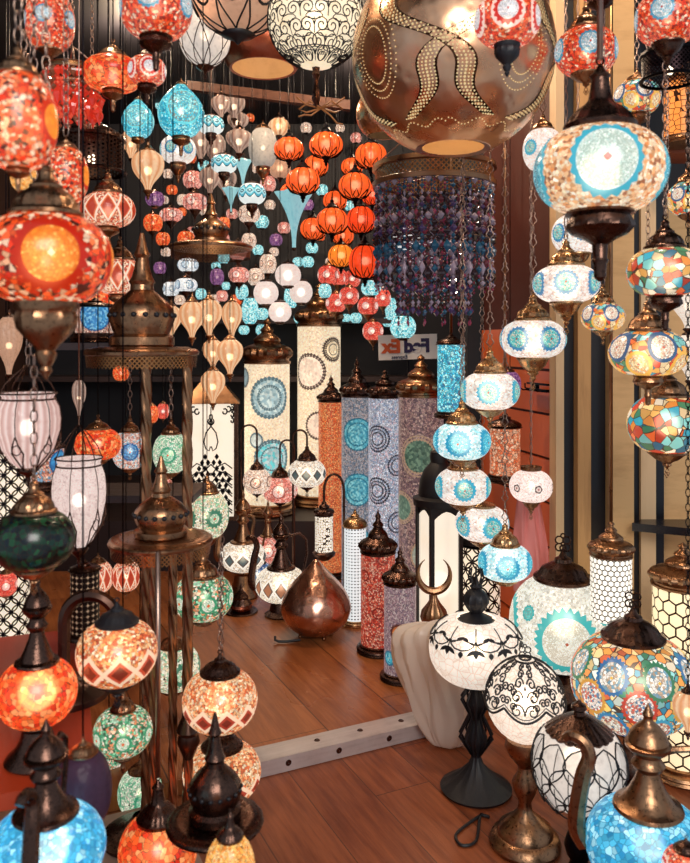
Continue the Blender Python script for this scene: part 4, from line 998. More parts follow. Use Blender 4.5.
GF = 'dim pendants in the dark gaps at the very back'
rr_ = random.Random(3)
TINY = {2: 0.06, 3: 0.03, 4: 0.06, 8: 0.06, 9: -0.03, 16: 0.06, 20: 0.03, 21: 0.06, 26: -0.06, 28: 0.06, 32: -0.03}; TL = []
gaps = [(160, 105), (172, 190), (166, 252), (180, 300), (192, 232), (216, 266), (226, 286), (236, 300), (262, 300), (274, 252), (284, 228), (298, 262), (312, 248), (320, 236), (306, 128), (340, 128), (356, 138), (322, 190), (350, 206), (314, 312), (328, 318), (346, 318), (356, 318), (388, 322), (200, 120), (250, 118), (258, 168), (270, 205), (232, 214), (204, 166), (186, 140), (190, 158), (168, 174), (214, 300), (244, 330), (262, 330), (300, 318), (182, 212), (164, 200), (330, 262)]
for i, (px, py) in enumerate(gaps):
    m, nm = [('m_aqua_bead', 'aqua'), ('m_pink_medal', 'pink'), ('m_cream_medal', 'cream'), ('m_orange_shard', 'orange')][(i * 7 + i // 3) % 4]
    if i in (19, 20, 21, 22, 34, 35, 36): m, nm = 'm_aqua_bead', 'aqua'
    w_ = rr_.uniform(9, 13)
    lb = 'tiny dim %s pendant in the dark gaps at the very back' % nm
    LABELS.pop(lb, None)
    tl_ = pend(px, py, w_, w_ * .85, 6.15 + (i % 3) * .13 + TINY.get(i, 0), m, lb, 0, 'flat', 'foot', 'cord', group=GF + ', ' + nm, cm='dark_bronze'); TL.append(tl_)
# ------------------------------------------------------------------ great copper ball and filigree globes under the ceiling
def ball_prof(a0, a1, n=30, r=1.):
    return [(r * cos(a0 + (a1 - a0) * i / n), r * sin(a0 + (a1 - a0) * i / n)) for i in range(n + 1)]
def dots_along(b, path, r, k=1.0):
    for phi, th in path:
        c = Vector(on_ball(phi, th, 1., 1.))
        n = c.normalized(); t = n.orthogonal().normalized(); u = n.cross(t)
        o = len(b.v); m = 6
        b.v += [tuple(c * 1.004 + (t * cos(2 * pi * i / m) + u * sin(2 * pi * i / m)) * r) for i in range(m)] + [tuple(c * 1.004)]
        b.f += [(o + i, o + (i + 1) % m, o + m) for i in range(m)]; b.mi += [0] * m
glow('pinhole_glow', '#f6d8a0', .85)
glow('warm_mouth', '#e8b468', .62)
def metal_ball(px, py, w, d, label, pattern=True, mat='copper', a0=-1.05, rot=0, dark=True):
    d += TW.get(label, 0); R = w / 2 * d / FOC
    t = thing('metal_ball_lamp', label, 'pendant lamp', P(px, py, d), R, rot)
    outer = ball_prof(a0, 1.42, 36)
    obj('shade', MB().lathe(outer, 72).mesh('shade', mat), t)
    obj('inner_lining', MB().lathe([(.93 * cos(a0) , sin(a0) + .015)] + ball_prof(a0 + .05, 1.3, 14, .95), 40).mesh('inner_lining', 'lining'), t)
    obj('rim', MB().lathe([(cos(a0) - .055, sin(a0) + .01), (cos(a0) + .004, sin(a0) - .004), (cos(a0) + .012, sin(a0) + .012)], 60).mesh('rim', mat), t)
    obj('bulb', me_bulb(.09), t, (0, 0, .2))
    obj('cap', MB().lathe([(.2, .96), (.22, 1.0), (.12, 1.06), (.05, 1.12), (.03, 1.2)], 20).mesh('cap', 'antique_brass'), t)
    if pattern:
        b = MB(); k = MB()
        for off in (0, pi / 2, pi, 3 * pi / 2):
            for sg in (1, -1):
                for row in range(5):
                    path = [(off + sg * (1.15 * (u - .5) + .14 * sin(u * 9.4)) + (row - 2) * .04, -.86 + 1.15 * u) for u in [i / 38 for i in range(39)]]
                    dots_along(b, path, .009 if row != 2 else .0125)
                pth = [(off + sg * (1.15 * (u - .5) + .14 * sin(u * 9.4)), -.86 + 1.15 * u) for u in [i / 26 for i in range(27)]]
                w0, w1 = [], []
                for phi, th in pth:
                    w0.append(Vector(on_ball(phi - .11, th, 1., 1.0015))); w1.append(Vector(on_ball(phi + .11, th, 1., 1.0015)))
                k.add(w0 + w1, [(i, i + 1, 27 + i + 1, 27 + i) for i in range(26)])
            for row in range(3):   # oval of pinholes between the ribbons
                dots_along(b, [(off + .785 + (.3 - row * .06) * cos(2 * pi * i / 46), -.2 + (.4 - row * .07) * sin(2 * pi * i / 46)) for i in range(46)], .0075)
            dots_along(b, [(off + pi * i / 60, -.95 + .04 * cos(i * .7)) for i in range(30)], .0075)
        obj('engraved_ribbon', k.mesh('engraved_ribbon', 'engrave'), t)
        o = obj('pinhole_pattern', b.mesh('pinhole_pattern', 'pinhole_glow'), t)
    return t
metal('engrave', '#3a2418', '#1e1410', .5, scale=8)
plain('lining', '#dcc09a', '#c0a078', 3., .5)
tb = metal_ball(453, 55, 201, 2.2, 'great polished copper ball lamp with pinhole ribbons and a round open mouth, top centre', rot=-.2, a0=-1.2)
chain(tb, 201 / 2 * 2.2 / FOC, 1.2, CEIL - .005, 'rod', 'antique_brass', 'rod')
lamp_light(tb.location + Vector((0, 0, .02)), 1.2, (1, .7, .4), .05)
t2 = metal_ball(383, 114, 54, 3.1, 'small copper ball lamp half behind the great copper ball', False, 'copper', a0=-.95)
chain(t2, 54 / 2 * 3.1 / FOC, 1.2, CEIL - .005, 'cord', 'black_iron', 'cord')
t3 = metal_ball(263, 40, 88, 3.25, 'smoky clear glass and brass ball lamp with wide yellow open mouth, behind the scroll globe', False, 'copper_aged', a0=-.72)
chain(t3, 88 / 2 * 3.25 / FOC, 1.2, CEIL - .005, 'cord', 'black_iron', 'cord'); lamp_light(t3.location, .5)

def globe_root(px, py, w, d, label, glassmat, hz=1., cat='pendant lamp', name='filigree_globe_lamp', a0=-1.5, a1=1.35):
    d += TW.get(label, 0); R = w / 2 * d / FOC
    t = thing(name, label, cat, P(px, py, d), R)
    pr = [(r, z * hz) for r, z in ball_prof(a0, a1, 26)]
    obj('shade', MB().lathe(pr, 48).mesh('shade', glassmat), t)
    return t, R
# cream globe with black scrollwork
t, R = globe_root(316, 20, 96, 2.6, 'cream glass globe covered in black scrollwork with a leather bow below', 'g_filigree_cream')
b = MB()
for i in range(11):
    p0 = 2 * pi * i / 11
    for row, th in enumerate((-1.08, -.78, -.46, -.13, .2, .54)):
        off = (row % 2) * pi / 11
        for sd in (1, -1):
            pts = scroll(p0 + off, th, .15 / max(.45, cos(th)) ** .8, sd, 16, 1.5)
            b.tube([on_ball(a, e, 1., 1.012) for a, e in pts], .0125, 4)
        b.tube([on_ball(p0 + off, th - .16 + .05 * k, 1., 1.006) for k in range(7)], .009, 4)
        b.tube([on_ball(p0 + off + (.16 / max(.5, cos(th))) * cos(k * .785), th + .17 + .07 * sin(k * .785), 1., 1.006) for k in range(8)], .011, 4, True)
b.tube([on_ball(2 * pi * k / 40, .78 + .07 * cos(k * 2 * pi / 4), 1., 1.01) for k in range(40)], .045, 5, True)
obj('scrollwork', b.mesh('scrollwork', 'plain_black', angle=0), t)
obj('cap', me_cap('low', 'dark_bronze', .6), t, (0, 0, .96))
obj('tassel', MB().lathe([(.02, -.96), (.1, -.98), (.07, -1.08), (.1, -1.14), (.05, -1.24), (.06, -1.4), (.09, -1.5), (.1, -1.66), (.06, -1.8), (.02, -1.84)], 12, 6, .2).mesh('tassel', 'dark_bronze'), t)
bw = MB()
for sg in (1, -1):
    bw.tube([(.1, -.02, -1.84), (.1 + sg * .22, -.03, -1.7), (.1 + sg * .46, 0, -1.86), (.1 + sg * .3, .02, -1.92), (.1, 0, -1.84)], .022, 5)
    bw.tube([(.1, 0, -1.84), (.1 + sg * .2, -.04, -2.0), (.1 + sg * .34 , -.02, -1.98 - .18 * (sg > 0)), (.1 + sg * .46, -.02, -2.02 - .16 * (sg > 0))], .02, 5)
    bw.tube([(.1, 0, -1.84), (.1 + sg * .3, -.05, -1.78), (.1 + sg * .5, -.03, -1.62)], .018, 5)
obj('bow', bw.mesh('bow', 'leather', angle=0), t)
chain(t, R, 1.3, CEIL - .005, 'links'); lamp_light(t.location, 1.0)
# dark filigree bowl globe above left
t, R = globe_root(238, -14, 98, 2.6, 'clear amber glass globe with black filigree net hanging at the top edge', 'g_smoke_pink')
b = MB()
for i in range(8):
    p0 = 2 * pi * i / 8
    b.tube([on_ball(p0 + .39 * sin(k / 10 * pi), -1.3 + 1.7 * k / 10, 1., 1.01) for k in range(11)], .02, 4)
    b.tube([on_ball(p0 - .39 * sin(k / 10 * pi), -1.3 + 1.7 * k / 10, 1., 1.01) for k in range(11)], .02, 4)
    b.tube([on_ball(p0 + .2 * cos(k * pi / 6), -.45 + .2 * sin(k * pi / 6), 1., 1.012) for k in range(12)], .03, 4, True)
    b.tube([on_ball(p0 + .39 + .1 * cos(k * pi / 6), -.2 + .14 * sin(k * pi / 6), 1., 1.012) for k in range(12)], .03, 4, True)
b.lathe([(.3, -.97), (.36, -1.0), (.2, -1.06), (.08, -1.12), (.02, -1.2)], 16)
obj('filigree', b.mesh('filigree', 'plain_black', angle=0), t)
obj('bulb', me_bulb(.15), t); chain(t, R, 1., CEIL - .005, 'links')
# cream swirl-leaf globe
t, R = globe_root(205, 36, 52, 2.9, 'frosted glass globe with dark curling leaf net, left of the amber open mouth', 'g_lotus', 1.2)
b = MB()
for i in range(9):
    for sg in (1, -1):
        b.tube([on_ball(2 * pi * i / 9 + sg * 1.2 * (k / 12), -1.35 + 2.6 * k / 12, 1.2, 1.012) for k in range(13)], .02, 4)
obj('leaf_net', b.mesh('leaf_net', 'dark_bronze', angle=0), t)
obj('finial', me_fin('short', 'dark_bronze', .7), t, (0, 0, -1.18)); obj('bulb', me_bulb(.15), t); chain(t, R, 1.1, CEIL - .005, 'cord', 'black_iron', 'cord')

# ------------------------------------------------------------------ beaded chandelier
BEADS = {}
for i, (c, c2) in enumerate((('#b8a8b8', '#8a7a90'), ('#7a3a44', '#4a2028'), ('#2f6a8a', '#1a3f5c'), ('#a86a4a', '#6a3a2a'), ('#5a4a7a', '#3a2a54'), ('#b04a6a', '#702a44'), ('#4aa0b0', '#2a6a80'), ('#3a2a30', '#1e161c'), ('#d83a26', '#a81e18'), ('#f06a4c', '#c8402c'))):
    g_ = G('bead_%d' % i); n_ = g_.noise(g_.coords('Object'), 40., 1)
    MAT['bead_%d' % i] = g_.done(g_.pbr(g_.ramp(n_, [c2, c], False), .08, 0, lin(c), .06 if i < 8 else .45, coat=.5))  # red beads glow by themselves, in place of light from inside the chandelier
def bead_string(L, seed, mats, s=1., big=.6):
    r = random.Random(seed); b = MB(); z = 0; last = 0
    while z < L:
        h = r.choice((.009, .013, .013, .02, .03)) * s; w = h * r.uniform(.35, .55); m = r.randrange(3)
        if r.random() < .1: h *= 1.7
        b.lathe([(.0005, -z - h), (w, -z - h * .55), (w, -z - h * .4), (.0005, -z)], 6, mi=m)
        z += h + .002
    b.tube([(0, 0, 0), (0, 0, -L)], .0006, 3, mi=2)
    return b.mesh('bead_string', mats, False)
def chandelier(px, ytop, w, band, L, d, label, n1, n2, name='beaded_chandelier', pals=None, bandmat='p_fringe', fringe=0., top=None, cat='chandelier', taper=.8):
    d += TW.get(label, 0); R = w / 2 * d / FOC; z0 = P(px, ytop, d)
    t = thing(name, label, cat, z0)
    bh = band * d / FOC
    b = MB().lathe([(R * 1.0, -bh), (R * 1.04, -bh), (R * 1.05, -bh * .8), (R * 1.0, -bh * .75)], 56)
    b.lathe([(R * 1.0, -bh * .25), (R * 1.05, -bh * .2), (R * 1.04, 0), (R * .97, 0)], 56)
    obj('rim', b.mesh('rim', 'antique_brass'), t)
    sc = R
    o = obj('pierced_band', MB().lathe([(1., -bh / R * .78), (1., -bh / R * .2)], 56).mesh('pierced_band', bandmat), t, scale=R)
    bb = MB()
    for i in range(4):
        a = 2 * pi * i / 4 + .4; bb.tube([(R * sin(a), -R * cos(a), 0), (R * .4 * sin(a), -R * .4 * cos(a), R * .55), (0, 0, R * .8)], .003, 4)
    for i in range(8):
        a = pi * i / 8
        if i < 4: bb.tube([(R * sin(a * 2), -R * cos(a * 2), -bh * .5), (-R * sin(a * 2), R * cos(a * 2), -bh * .5)], .003, 4)
    obj('hanger', bb.mesh('hanger', 'chain_steel', angle=0), t)
    chain(t, 1., R * .8, top or CEIL - .005, 'links')
    pals = pals or [(0, 1, 7), (1, 3, 7), (2, 4, 0), (7, 5, 1), (3, 0, 4), (7, 2, 5)]
    for ringi, (n, rr, lk) in enumerate(((n1, .98, .78), (n2, .62, 1.))):
        vs = [bead_string(L * lk * (.9 + .1 * q / 5), q * 7 + ringi * 50 + n, ['bead_%d' % k for k in pals[q % len(pals)]]) for q in range(8)]
        for i in range(n):
            a = 2 * pi * i / n
            obj('bead_string', vs[(i * 5 + i // 3) % 8], t, (R * rr * sin(a), -R * rr * cos(a), -bh * .9), rz=i)
    return t
chandelier(434, 166, 118, 22, .53, 3.1, 'round brass chandelier with a long dark multicoloured bead curtain under the great copper ball', 62, 36)
tr_ = chandelier(72, 68, 54, 6, .14, 2.2, 'small chandelier of bright red bead strings, upper left', 34, 12, pals=[(8, 9, 8), (9, 8, 9), (8, 9, 3)], name='red_beaded_chandelier')
for m_, c_ in ((1, '#c8382a'), (5, '#e0503a')): pass

# ------------------------------------------------------------------ tiered bronze crowns
def crown_meshes(cm='antique_brass'):
    k = {}
    k['dome'] = MB().lathe([(.5, 0), (.54, .03), (.54, .12), (.46, .16), (.5, .22), (.56, .34), (.54, .44), (.44, .54), (.3, .62), (.2, .68), (.19, .74), (.22, .78), (.17, .84), (.13, .94), (.1, 1.06), (.14, 1.1), (.1, 1.16), (.05, 1.3), (.03, 1.36)], 40, 16, .07, sharp=True, ribfrom=.2, ribto=.6).mesh('dome', cm)
    k['dome_holes'] = None
    k['plate'] = MB().lathe([(.0, -.05), (.94, -.05), (1.0, -.03), (1.02, .02), (.99, .06), (.93, .08), (.88, .075), (.84, .1), (.76, .11), (.72, .09), (.56, .1), (.0, .1)], 64, 48, .018, ribfrom=-.02, ribto=.07).mesh('plate', cm)
    k['fringe'] = MB().lathe([(.95, -.26), (.97, -.05)], 64).mesh('fringe', 'p_fringe')
    return k
KR = crown_meshes(); KD = crown_meshes('dark_bronze')
def pole_mesh(L, r, twist=True, seg=20):
    b = MB(); n = max(2, int(L / .012)); vs = []
    for j in range(n + 1):
        z = -L * j / n
        for i in range(seg):
            a = 2 * pi * i / seg
            rr = r * (1 + .26 * cos(4 * a + z * 70)) if twist else r
            vs.append((rr * sin(a), -rr * cos(a), z))
    fs = []
    for j in range(n):
        for i in range(seg):
            k2 = (i + 1) % seg; fs.append((j * seg + i, (j + 1) * seg + i, (j + 1) * seg + k2, j * seg + k2))
    b.add(vs, fs); return b.mesh('pole', 'antique_brass' if twist else 'dark_bronze', angle=0)
def crown(px, py, w, d, label, poles=((-.0, 0.),), floor=0., foot=.75, name='tiered_lamp_stand', cat='lamp stand', knob=None, domek=(1, 1, 1), pierced_=True, hang=None, polr=.011, dark=False):
    R = w / 2 * d / FOC
    t = thing(name, label, cat, P(px, py, d), R)
    K_ = KD if dark else KR
    dm = obj('dome', K_['dome'], t, (0, 0, .1), domek)
    st_ = MB(); dx_, dz_ = domek[0], domek[2]
    for i in range(18):
        a = 2 * pi * i / 18; st_.sphere((.535 * sin(a) * dx_, -.535 * cos(a) * dx_, .1 + .38 * dz_), .05, 8, 6)
    obj('bead_band', st_.mesh('bead_band', 'plain_black'), t)  # black balls stand in for the dark of pierced holes round the dome
    obj('plate', K_['plate'], t)
    if pierced_: obj('fringe', KR['fringe'], t)
    zf = floor
    for i, (ox, oy) in enumerate(poles):
        L = t.location.z - .05 * R - zf - .004
        p = obj('pole', pole_mesh(L, polr), t, (ox, oy, -.05), 1. / R)
        if knob and i == len(poles) - 1:
            for kz in knob:
                obj('knob', cached('knob', lambda: MB().lathe([(.012, -.07), (.02, -.05), (.028, -.03), (.024, -.01), (.03, 0), (.022, .02), (.013, .04)], 18).mesh('knob', 'dark_bronze')), t, (ox, oy, (kz - t.location.z) / R), 1. / R)
    if hang: chain(t, R, 1.36 * domek[2] + .1, CEIL - .005, hang)
    elif foot:
        obj('foot', MB().lathe([(0, 0), (foot, 0), (foot, .05), (foot * .8, .1), (foot * .45, .16), (foot * .28, .3), (.16, .36)], 36).mesh('foot', 'dark_bronze'), t, (0, 0, (zf - t.location.z) / R))
    return t
crown(142, 353, 112, 2.25, 'tall bronze lamp stand with domed crown, upper of two beside the big orange disc pendant', ((.1, -.1), (.8, 0.05)), floor=.072, foot=.7, domek=(1.05, 1.05, 1.5), polr=.0125)
crown(161, 541, 102, 1.95, 'bronze lamp stand with domed crown and spire, lower one with twisted poles', ((-.2, .2), (.16, .34), (.5, .2)), floor=.072, foot=.78, domek=(.95, .95, 1.15), knob=(.5,), polr=.0095)
crown(215, 822, 96, 1.55, 'dark bronze stand crown with wide ribbed plate low at the bottom edge', ((0, 0),), foot=.6, domek=(1, 1, 1.6), polr=.014, pierced_=False, dark=True)
crown(211, 248, 82, 3.6, 'hanging dark bronze crown in the crowd of small lamps', (), hang='cord', domek=(.8, .8, .9))
# pierced bronze crown lamps
def pierced_crown(px, py, w, h, d, label, mat, dome=True, cm='dark_bronze'):
    d += TW.get(label, 0); R = w / 2 * d / FOC; hz = h / w * 2
    t = thing('pierced_crown_lamp', label, 'pendant lamp', P(px, py, d), R)
    obj('pierced_drum', MB().lathe([(1., 0), (1., hz)], 48).mesh('pierced_drum', mat), t)
    obj('rim', MB().lathe([(.98, -.06), (1.06, -.06), (1.1, 0), (1.02, .06), (.96, .04)], 48).mesh('rim', cm), t)
    obj('cap', MB().lathe([(1.0, hz - .05), (1.1, hz), (1.08, hz + .1), (.9, hz + .16), (.86, hz + .26), (.6, hz + .4), (.4, hz + .46), (.3, hz + .6), (.12, hz + .72), (.04, hz + .9)], 40, 16, .06, sharp=True).mesh('cap', cm), t)
    obj('bulb', me_bulb(.14), t, (0, 0, hz * .4))
    chain(t, R, hz + .9, CEIL - .005, 'links')
    return t
pierced_crown(92, 172, 62, 32, 2.45, 'drum shaped pierced bronze crown lamp under the red bead strings', 'p_bronze')
pierced_crown(670, 80, 54, 24, 2.0, 'black pierced crown lamp near the right edge above an amber glass lantern', 'p_dark', cm='black_iron')
lantern(682, 84, 138, 34, 2.9, 'f_amber_cell', 'amber glass lantern near the right edge under the black pierced crown', 'dome', 'antique_brass', lidsq=.5, top=CEIL - .005)

# ------------------------------------------------------------------ tall lanterns
FL = lambda d, inner=True: HOR + (EYE - (STEP if inner else 0)) * FOC / d
BN = lambda d: HOR + (EYE - .36) * FOC / d
def standing(px, y0, w, d, mat, label, on='floor', **k):
    yb = (FL(d) if on == 'floor' else BN(d) if on == 'bench' else FL(d, False)) - .21 * w
    return lantern(px, y0, yb, w, d, mat, label, basek=1., **k)
standing(267, 364, 45, 5.2, 'c_cream_blue', 'tall cream cylinder lantern with a blue ringed disc', 'bench', lm='antique_brass', lidsq=.95, lid='onion')
standing(319, 327, 43, 5.5, 'c_cream_ring', 'tall cream cylinder lantern with dark toothed rings and bronze lid', 'bench', lm='antique_brass', lidsq=.95)
standing(357, 397, 31, 4.55, 'c_grey_blue', 'slim grey lantern with three turquoise discs, left of the silver speckled one', lm='dark_bronze', lidsq=.95, lid='spire')
standing(385, 398, 33, 4.35, 'c_silver_blue', 'slim silvery speckled lantern with black toothed rings', lm='dark_bronze', lidsq=.8)
standing(421, 397, 45, 4.1, 'c_rose_grey', 'wide rose grey speckled lantern with green oval discs', lm='antique_brass', lidsq=.88)
standing(331, 402, 25, 4.85, 'c_orange', 'glowing orange mosaic cylinder lantern between cream and grey ones', lm='dark_bronze', lidsq=.8, lid='spire')
standing(378, 553, 34, 3.66, 'c_red', 'red mosaic cylinder lantern with spired bronze lid on the floor', lm='dark_bronze', lid='spire', lidsq=.95)
standing(400, 584, 32, 3.36, 'c_lilac', 'lilac mosaic cylinder lantern with orange star on the floor', lm='dark_bronze', lid='spire', lidsq=.86)
standing(355, 527, 22, 4.02, 'f_dots_blue', 'small white latticed lantern with golden lid and foot behind the copper pot', lm='golden_brass', lid='dome', lidsq=.9)
lantern(451, 345, 412, 27, 3.75, 'c_turq', 'turquoise mosaic tube lantern hanging below the bead curtain', 'dome', 'dark_bronze', lidsq=.5, top=CEIL - .005)
lantern(505, 428, 475, 30, 3.3, 'c_orange_tile', 'pale orange tiled lantern hanging behind the winding row', 'dome', 'dark_bronze', lidsq=.6, top=CEIL - .005)
lantern(611, 556, 618, 40, 3.02, 'f_hex', 'white honeycomb lantern with bronze lid hung on a rod before the posts', 'onion', 'antique_brass', lidsq=.82, top=CEIL - .005, base=False)
standing(683, 586, 58, 2.72, 'f_hex_warm', 'warm star lattice lantern with broad ribbed bronze lid at the right edge', 'outer', lm='antique_brass', lid='onion', lidsq=.7)
standing(480, 545, 40, 3.68, 'f_rings', 'white lantern in a looped black lattice behind the winding row', 'outer', lm='black_iron', lid='dome', lidsq=.5)
standing(11, 452, 36, 2.6, 'f_rings', 'cream lantern in looped black lattice at the left edge', 'outer', lm='dark_bronze', lid='dome', lidsq=.5)
lantern(85, 570, 632, 28, 2.05, 'f_star_iron', 'bronze lantern pierced with four point stars on the orange table', 'dome', 'dark_bronze', lidsq=.4)

# white square lantern with black filigree
R = 25 * 4.9 / FOC; d = 5.1; yb = BN(5.1)
t = thing('filigree_box_lantern', 'tall white square lantern with black filigree and pitched bronze roof', 'lantern', P(212, yb, d), 1, .12)
s = 24 * d / FOC; Hh = (yb - 402) / FOC * d
obj('glass_body', MB().box((-s * .93, -s * .93, .02), (s * .93, s * .93, Hh)).mesh('glass_body', 'g_milk', False), t)
b = MB()
for sx in (-1, 1):
    for sy in (-1, 1):
        b.box((sx * s - .012, sy * s - .012, 0), (sx * s + .012, sy * s + .012, Hh))
b.box((-s, -s, 0), (s, s, .025)); 
obj('frame', b.mesh('frame', 'dark_bronze', False), t)
obj('roof', MB().add([(-s * 1.15, -s * 1.15, Hh), (s * 1.15, -s * 1.15, Hh), (s * 1.15, s * 1.15, Hh), (-s * 1.15, s * 1.15, Hh), (-s * .4, -s * .4, Hh + s * .9), (s * .4, -s * .4, Hh + s * .9), (s * .4, s * .4, Hh + s * .9), (-s * .4, s * .4, Hh + s * .9)],
    [(0, 1, 2, 3), (4, 5, 6, 7), (0, 1, 5, 4), (1, 2, 6, 5), (2, 3, 7, 6), (3, 0, 4, 7)]).mesh('roof', 'antique_brass', False), t)
def plate_curves(b, W, z0, z1, y):
    """Lyre, crossing arcs and leaves, as on the glass front."""
    hh = z1 - z0
    for sg in (1, -1):
        b.tube([(sg * W * x, y, z0 + hh * z) for x, z in ((.0, .80), (.22, .74), (.3, .66), (.22, .60), (.08, .58), (.02, .62))], .004, 4)
        for c in range(6):
            b.tube([(sg * W * x, y, z0 + hh * (z - .075 * c)) for x, z in ((.92, .42), (.6, .47), (.3, .44), (0, .36))], .004, 4)
            b.tube([(sg * W * x, y, z0 + hh * (z - .075 * c)) for x, z in ((.0, .46), (.3, .4), (.6, .38), (.92, .32))], .004, 4)
        for x, z in [(.12 + .26 * c_ + .13 * (r_ % 2), .06 + .052 * r_) for r_ in range(10) for c_ in range(3) if .06 + .052 * r_ < .6 - .3 * (.12 + .26 * c_)]:
            b.add([(sg * W * x, y, z0 + hh * (z + .03)), (sg * W * (x + .1), y, z0 + hh * z), (sg * W * x, y, z0 + hh * (z - .03)), (sg * W * (x - .1), y, z0 + hh * z)], [(0, 1, 2, 3)])
        for q in range(3):
            b.tube([(sg * W * (.92 - .16 * q - .1 * cos(k * .9)), y, z1 - hh * (.03 + .02 * q) - hh * .025 * sin(k * .9)) for k in range(7)], .005, 4)
            b.tube([(sg * W * (.92 - .06 * cos(k * .9)), y, z1 - hh * (.05 + .05 * q) - hh * .022 * sin(k * .9)) for k in range(7)], .005, 4)
    for x, z in ((0, .83), (0, .88), (-.06, .84), (.06, .84)):
        b.tube([(W * x + W * .07 * cos(k * .785), y, z0 + hh * z + hh * .025 * sin(k * .785)) for k in range(8)], .004, 4, True)
    b.tube([(0, y, z0 + hh * .8), (0, y, z0 + hh * .97)], .003, 4)
b = MB(); plate_curves(b, s * .93, .03, Hh, -s * .96)
obj('filigree', b.mesh('filigree', 'black_iron', angle=0), t)
# panel lanterns on the shelf, left
def shelfboard(px0, px1, y, d, label, dep=.26, mat='shelf_dark'):
    a, b_ = P(px0, y, d), P(px1, y, d)
    return tag(obj('wall_shelf', MB().box((a.x, d - dep / 2, a.z - .025), (b_.x, d + dep / 2, a.z)).mesh('wall_shelf', mat, False)), label, 'shelf')
shelfboard(60, 135, 343, 2.9, 'dark wooden shelf behind the big orange disc pendant, under a pink square-topped lantern')
lantern(95, 308, 334.4, 38, 2.9, 'c_blue_panel', 'short pink drum lantern with blue disc on the upper dark shelf', 'dome', 'dark_bronze', lidsq=.3, base=True, seg=24)
shelfboard(-20, 200, 489, 2.9, 'long dark wooden shelf on the left behind the jar lanterns')
lantern(44, 448, 480.5, 38, 2.9, 'c_pink_panel', 'pink speckled drum lantern on the long dark shelf behind the jar lanterns', 'dome', 'dark_bronze', lidsq=.3, seg=24)
# pierced lamp with black arches
d = 3.5; yb = FL(d); t = thing('arched_lantern', 'tall black arched lantern with frosted panes and domed roof', 'lantern', P(439, yb, d), 1, .35)
s = 17 * d / FOC; Hh = (yb - 502) / FOC * d
obj('glass_body', MB().box((-s * .9, -s * .9, .1), (s * .9, s * .9, Hh)).mesh('glass_body', 'g_milk', False), t)
b = MB()
for i in range(4):
    a = pi / 2 * i + pi / 4; b.box((s * 1.3 * sin(a) - .009, s * 1.3 * cos(a) - .009, 0), (s * 1.3 * sin(a) + .009, s * 1.3 * cos(a) + .009, Hh))
b.box((-s, -s, .02), (s, s, .1))
obj('frame', b.mesh('frame', 'plain_black', False), t)
for i in range(4):
    c = MB(); n = 10
    ar = [(s * .9 * cos(pi * k / n), .55 * s * (1 - abs(cos(pi * k / n)) ** 1.6)) for k in range(n + 1)]
    vs = [(x, -s * .95, Hh - .95 * s + z) for x, z in ar] + [(x, -s * .95, Hh) for x, z in ar]
    c.add(vs, [(k, k + 1, n + 2 + k, n + 1 + k) for k in range(n)])
    o = obj('arch_panel', c.mesh('arch_panel', 'p_dark_flat' if 'p_dark_flat' in MAT else 'plain_black', False), t); o.rotation_euler = (0, 0, pi / 2 * i)
obj('roof', MB().lathe([(s * 1.5, Hh - .01), (s * 1.55, Hh + .02), (s * 1.2, Hh + .03), (s * 1.22, Hh + .05), (s * 1.12, Hh + .1), (s * .9, Hh + .14), (s * .6, Hh + .165), (s * .5, Hh + .175), (s * .55, Hh + .2), (s * .5, Hh + .22), (s * .2, Hh + .23), (.004, Hh + .25)], 28).mesh('roof', 'plain_black'), t)
obj('bulb', me_bulb(.05, 'bulb_white'), t, (0, 0, Hh * .5))
# ------------------------------------------------------------------ sign seen from behind
t = thing('courier_sign', 'white sign with mirrored orange and dark purple lettering standing behind a bronze lantern lid', 'sign', P(408, 347, 4.55), 1, radians(6))
t.rotation_euler = (0, radians(-1.5), radians(8))
wd, hd = 30 * 4.55 / FOC, 12.5 * 4.55 / FOC
obj('board', MB().box((-wd, 0, -hd), (wd, .006, hd)).mesh('board', 'sign_white', False), t)
obj('stem', MB().tube([(0, .01, -hd), (0, .012, -(P(0, 347, 4.55).z - STEP))], .004, 6).tube([(-.06, .012, -(P(0, 347, 4.55).z - STEP)), (.06, .012, -(P(0, 347, 4.55).z - STEP))], .006, 6).mesh('stem', 'black_iron'), t)
def lettering(txt, size, x, z, mat, parent, mirror=True, name='lettering', bold=.06):
    cu = bpy.data.curves.new(name, 'FONT'); cu.body = txt; cu.size = size; cu.extrude = .0015; cu.offset = bold * size * .1; cu.align_x = 'CENTER'; cu.align_y = 'CENTER'
    o = bpy.data.objects.new(name, cu); COL.objects.link(o)
    dg = bpy.context.evaluated_depsgraph_get(); me = bpy.data.meshes.new_from_object(o.evaluated_get(dg))
    bpy.data.objects.remove(o)
    me.transform(Matrix.Rotation(pi / 2, 4, 'X'))
    if mirror: me.transform(Matrix.Scale(-1, 4, (1, 0, 0))); me.flip_normals()
    me.materials.clear(); me.materials.append(MAT[mat])
    return obj(name, me, parent, (x, -.002, z))
lettering('Ex', hd * 1.45, -wd * .56, .003, 'sign_orange', t, bold=.5)
lettering('Fed', hd * 1.45, wd * .3, .003, 'sign_purple', t, bold=.5)
lettering('Express', hd * .42, -wd * .3, -hd * .78, 'sign_purple', t)

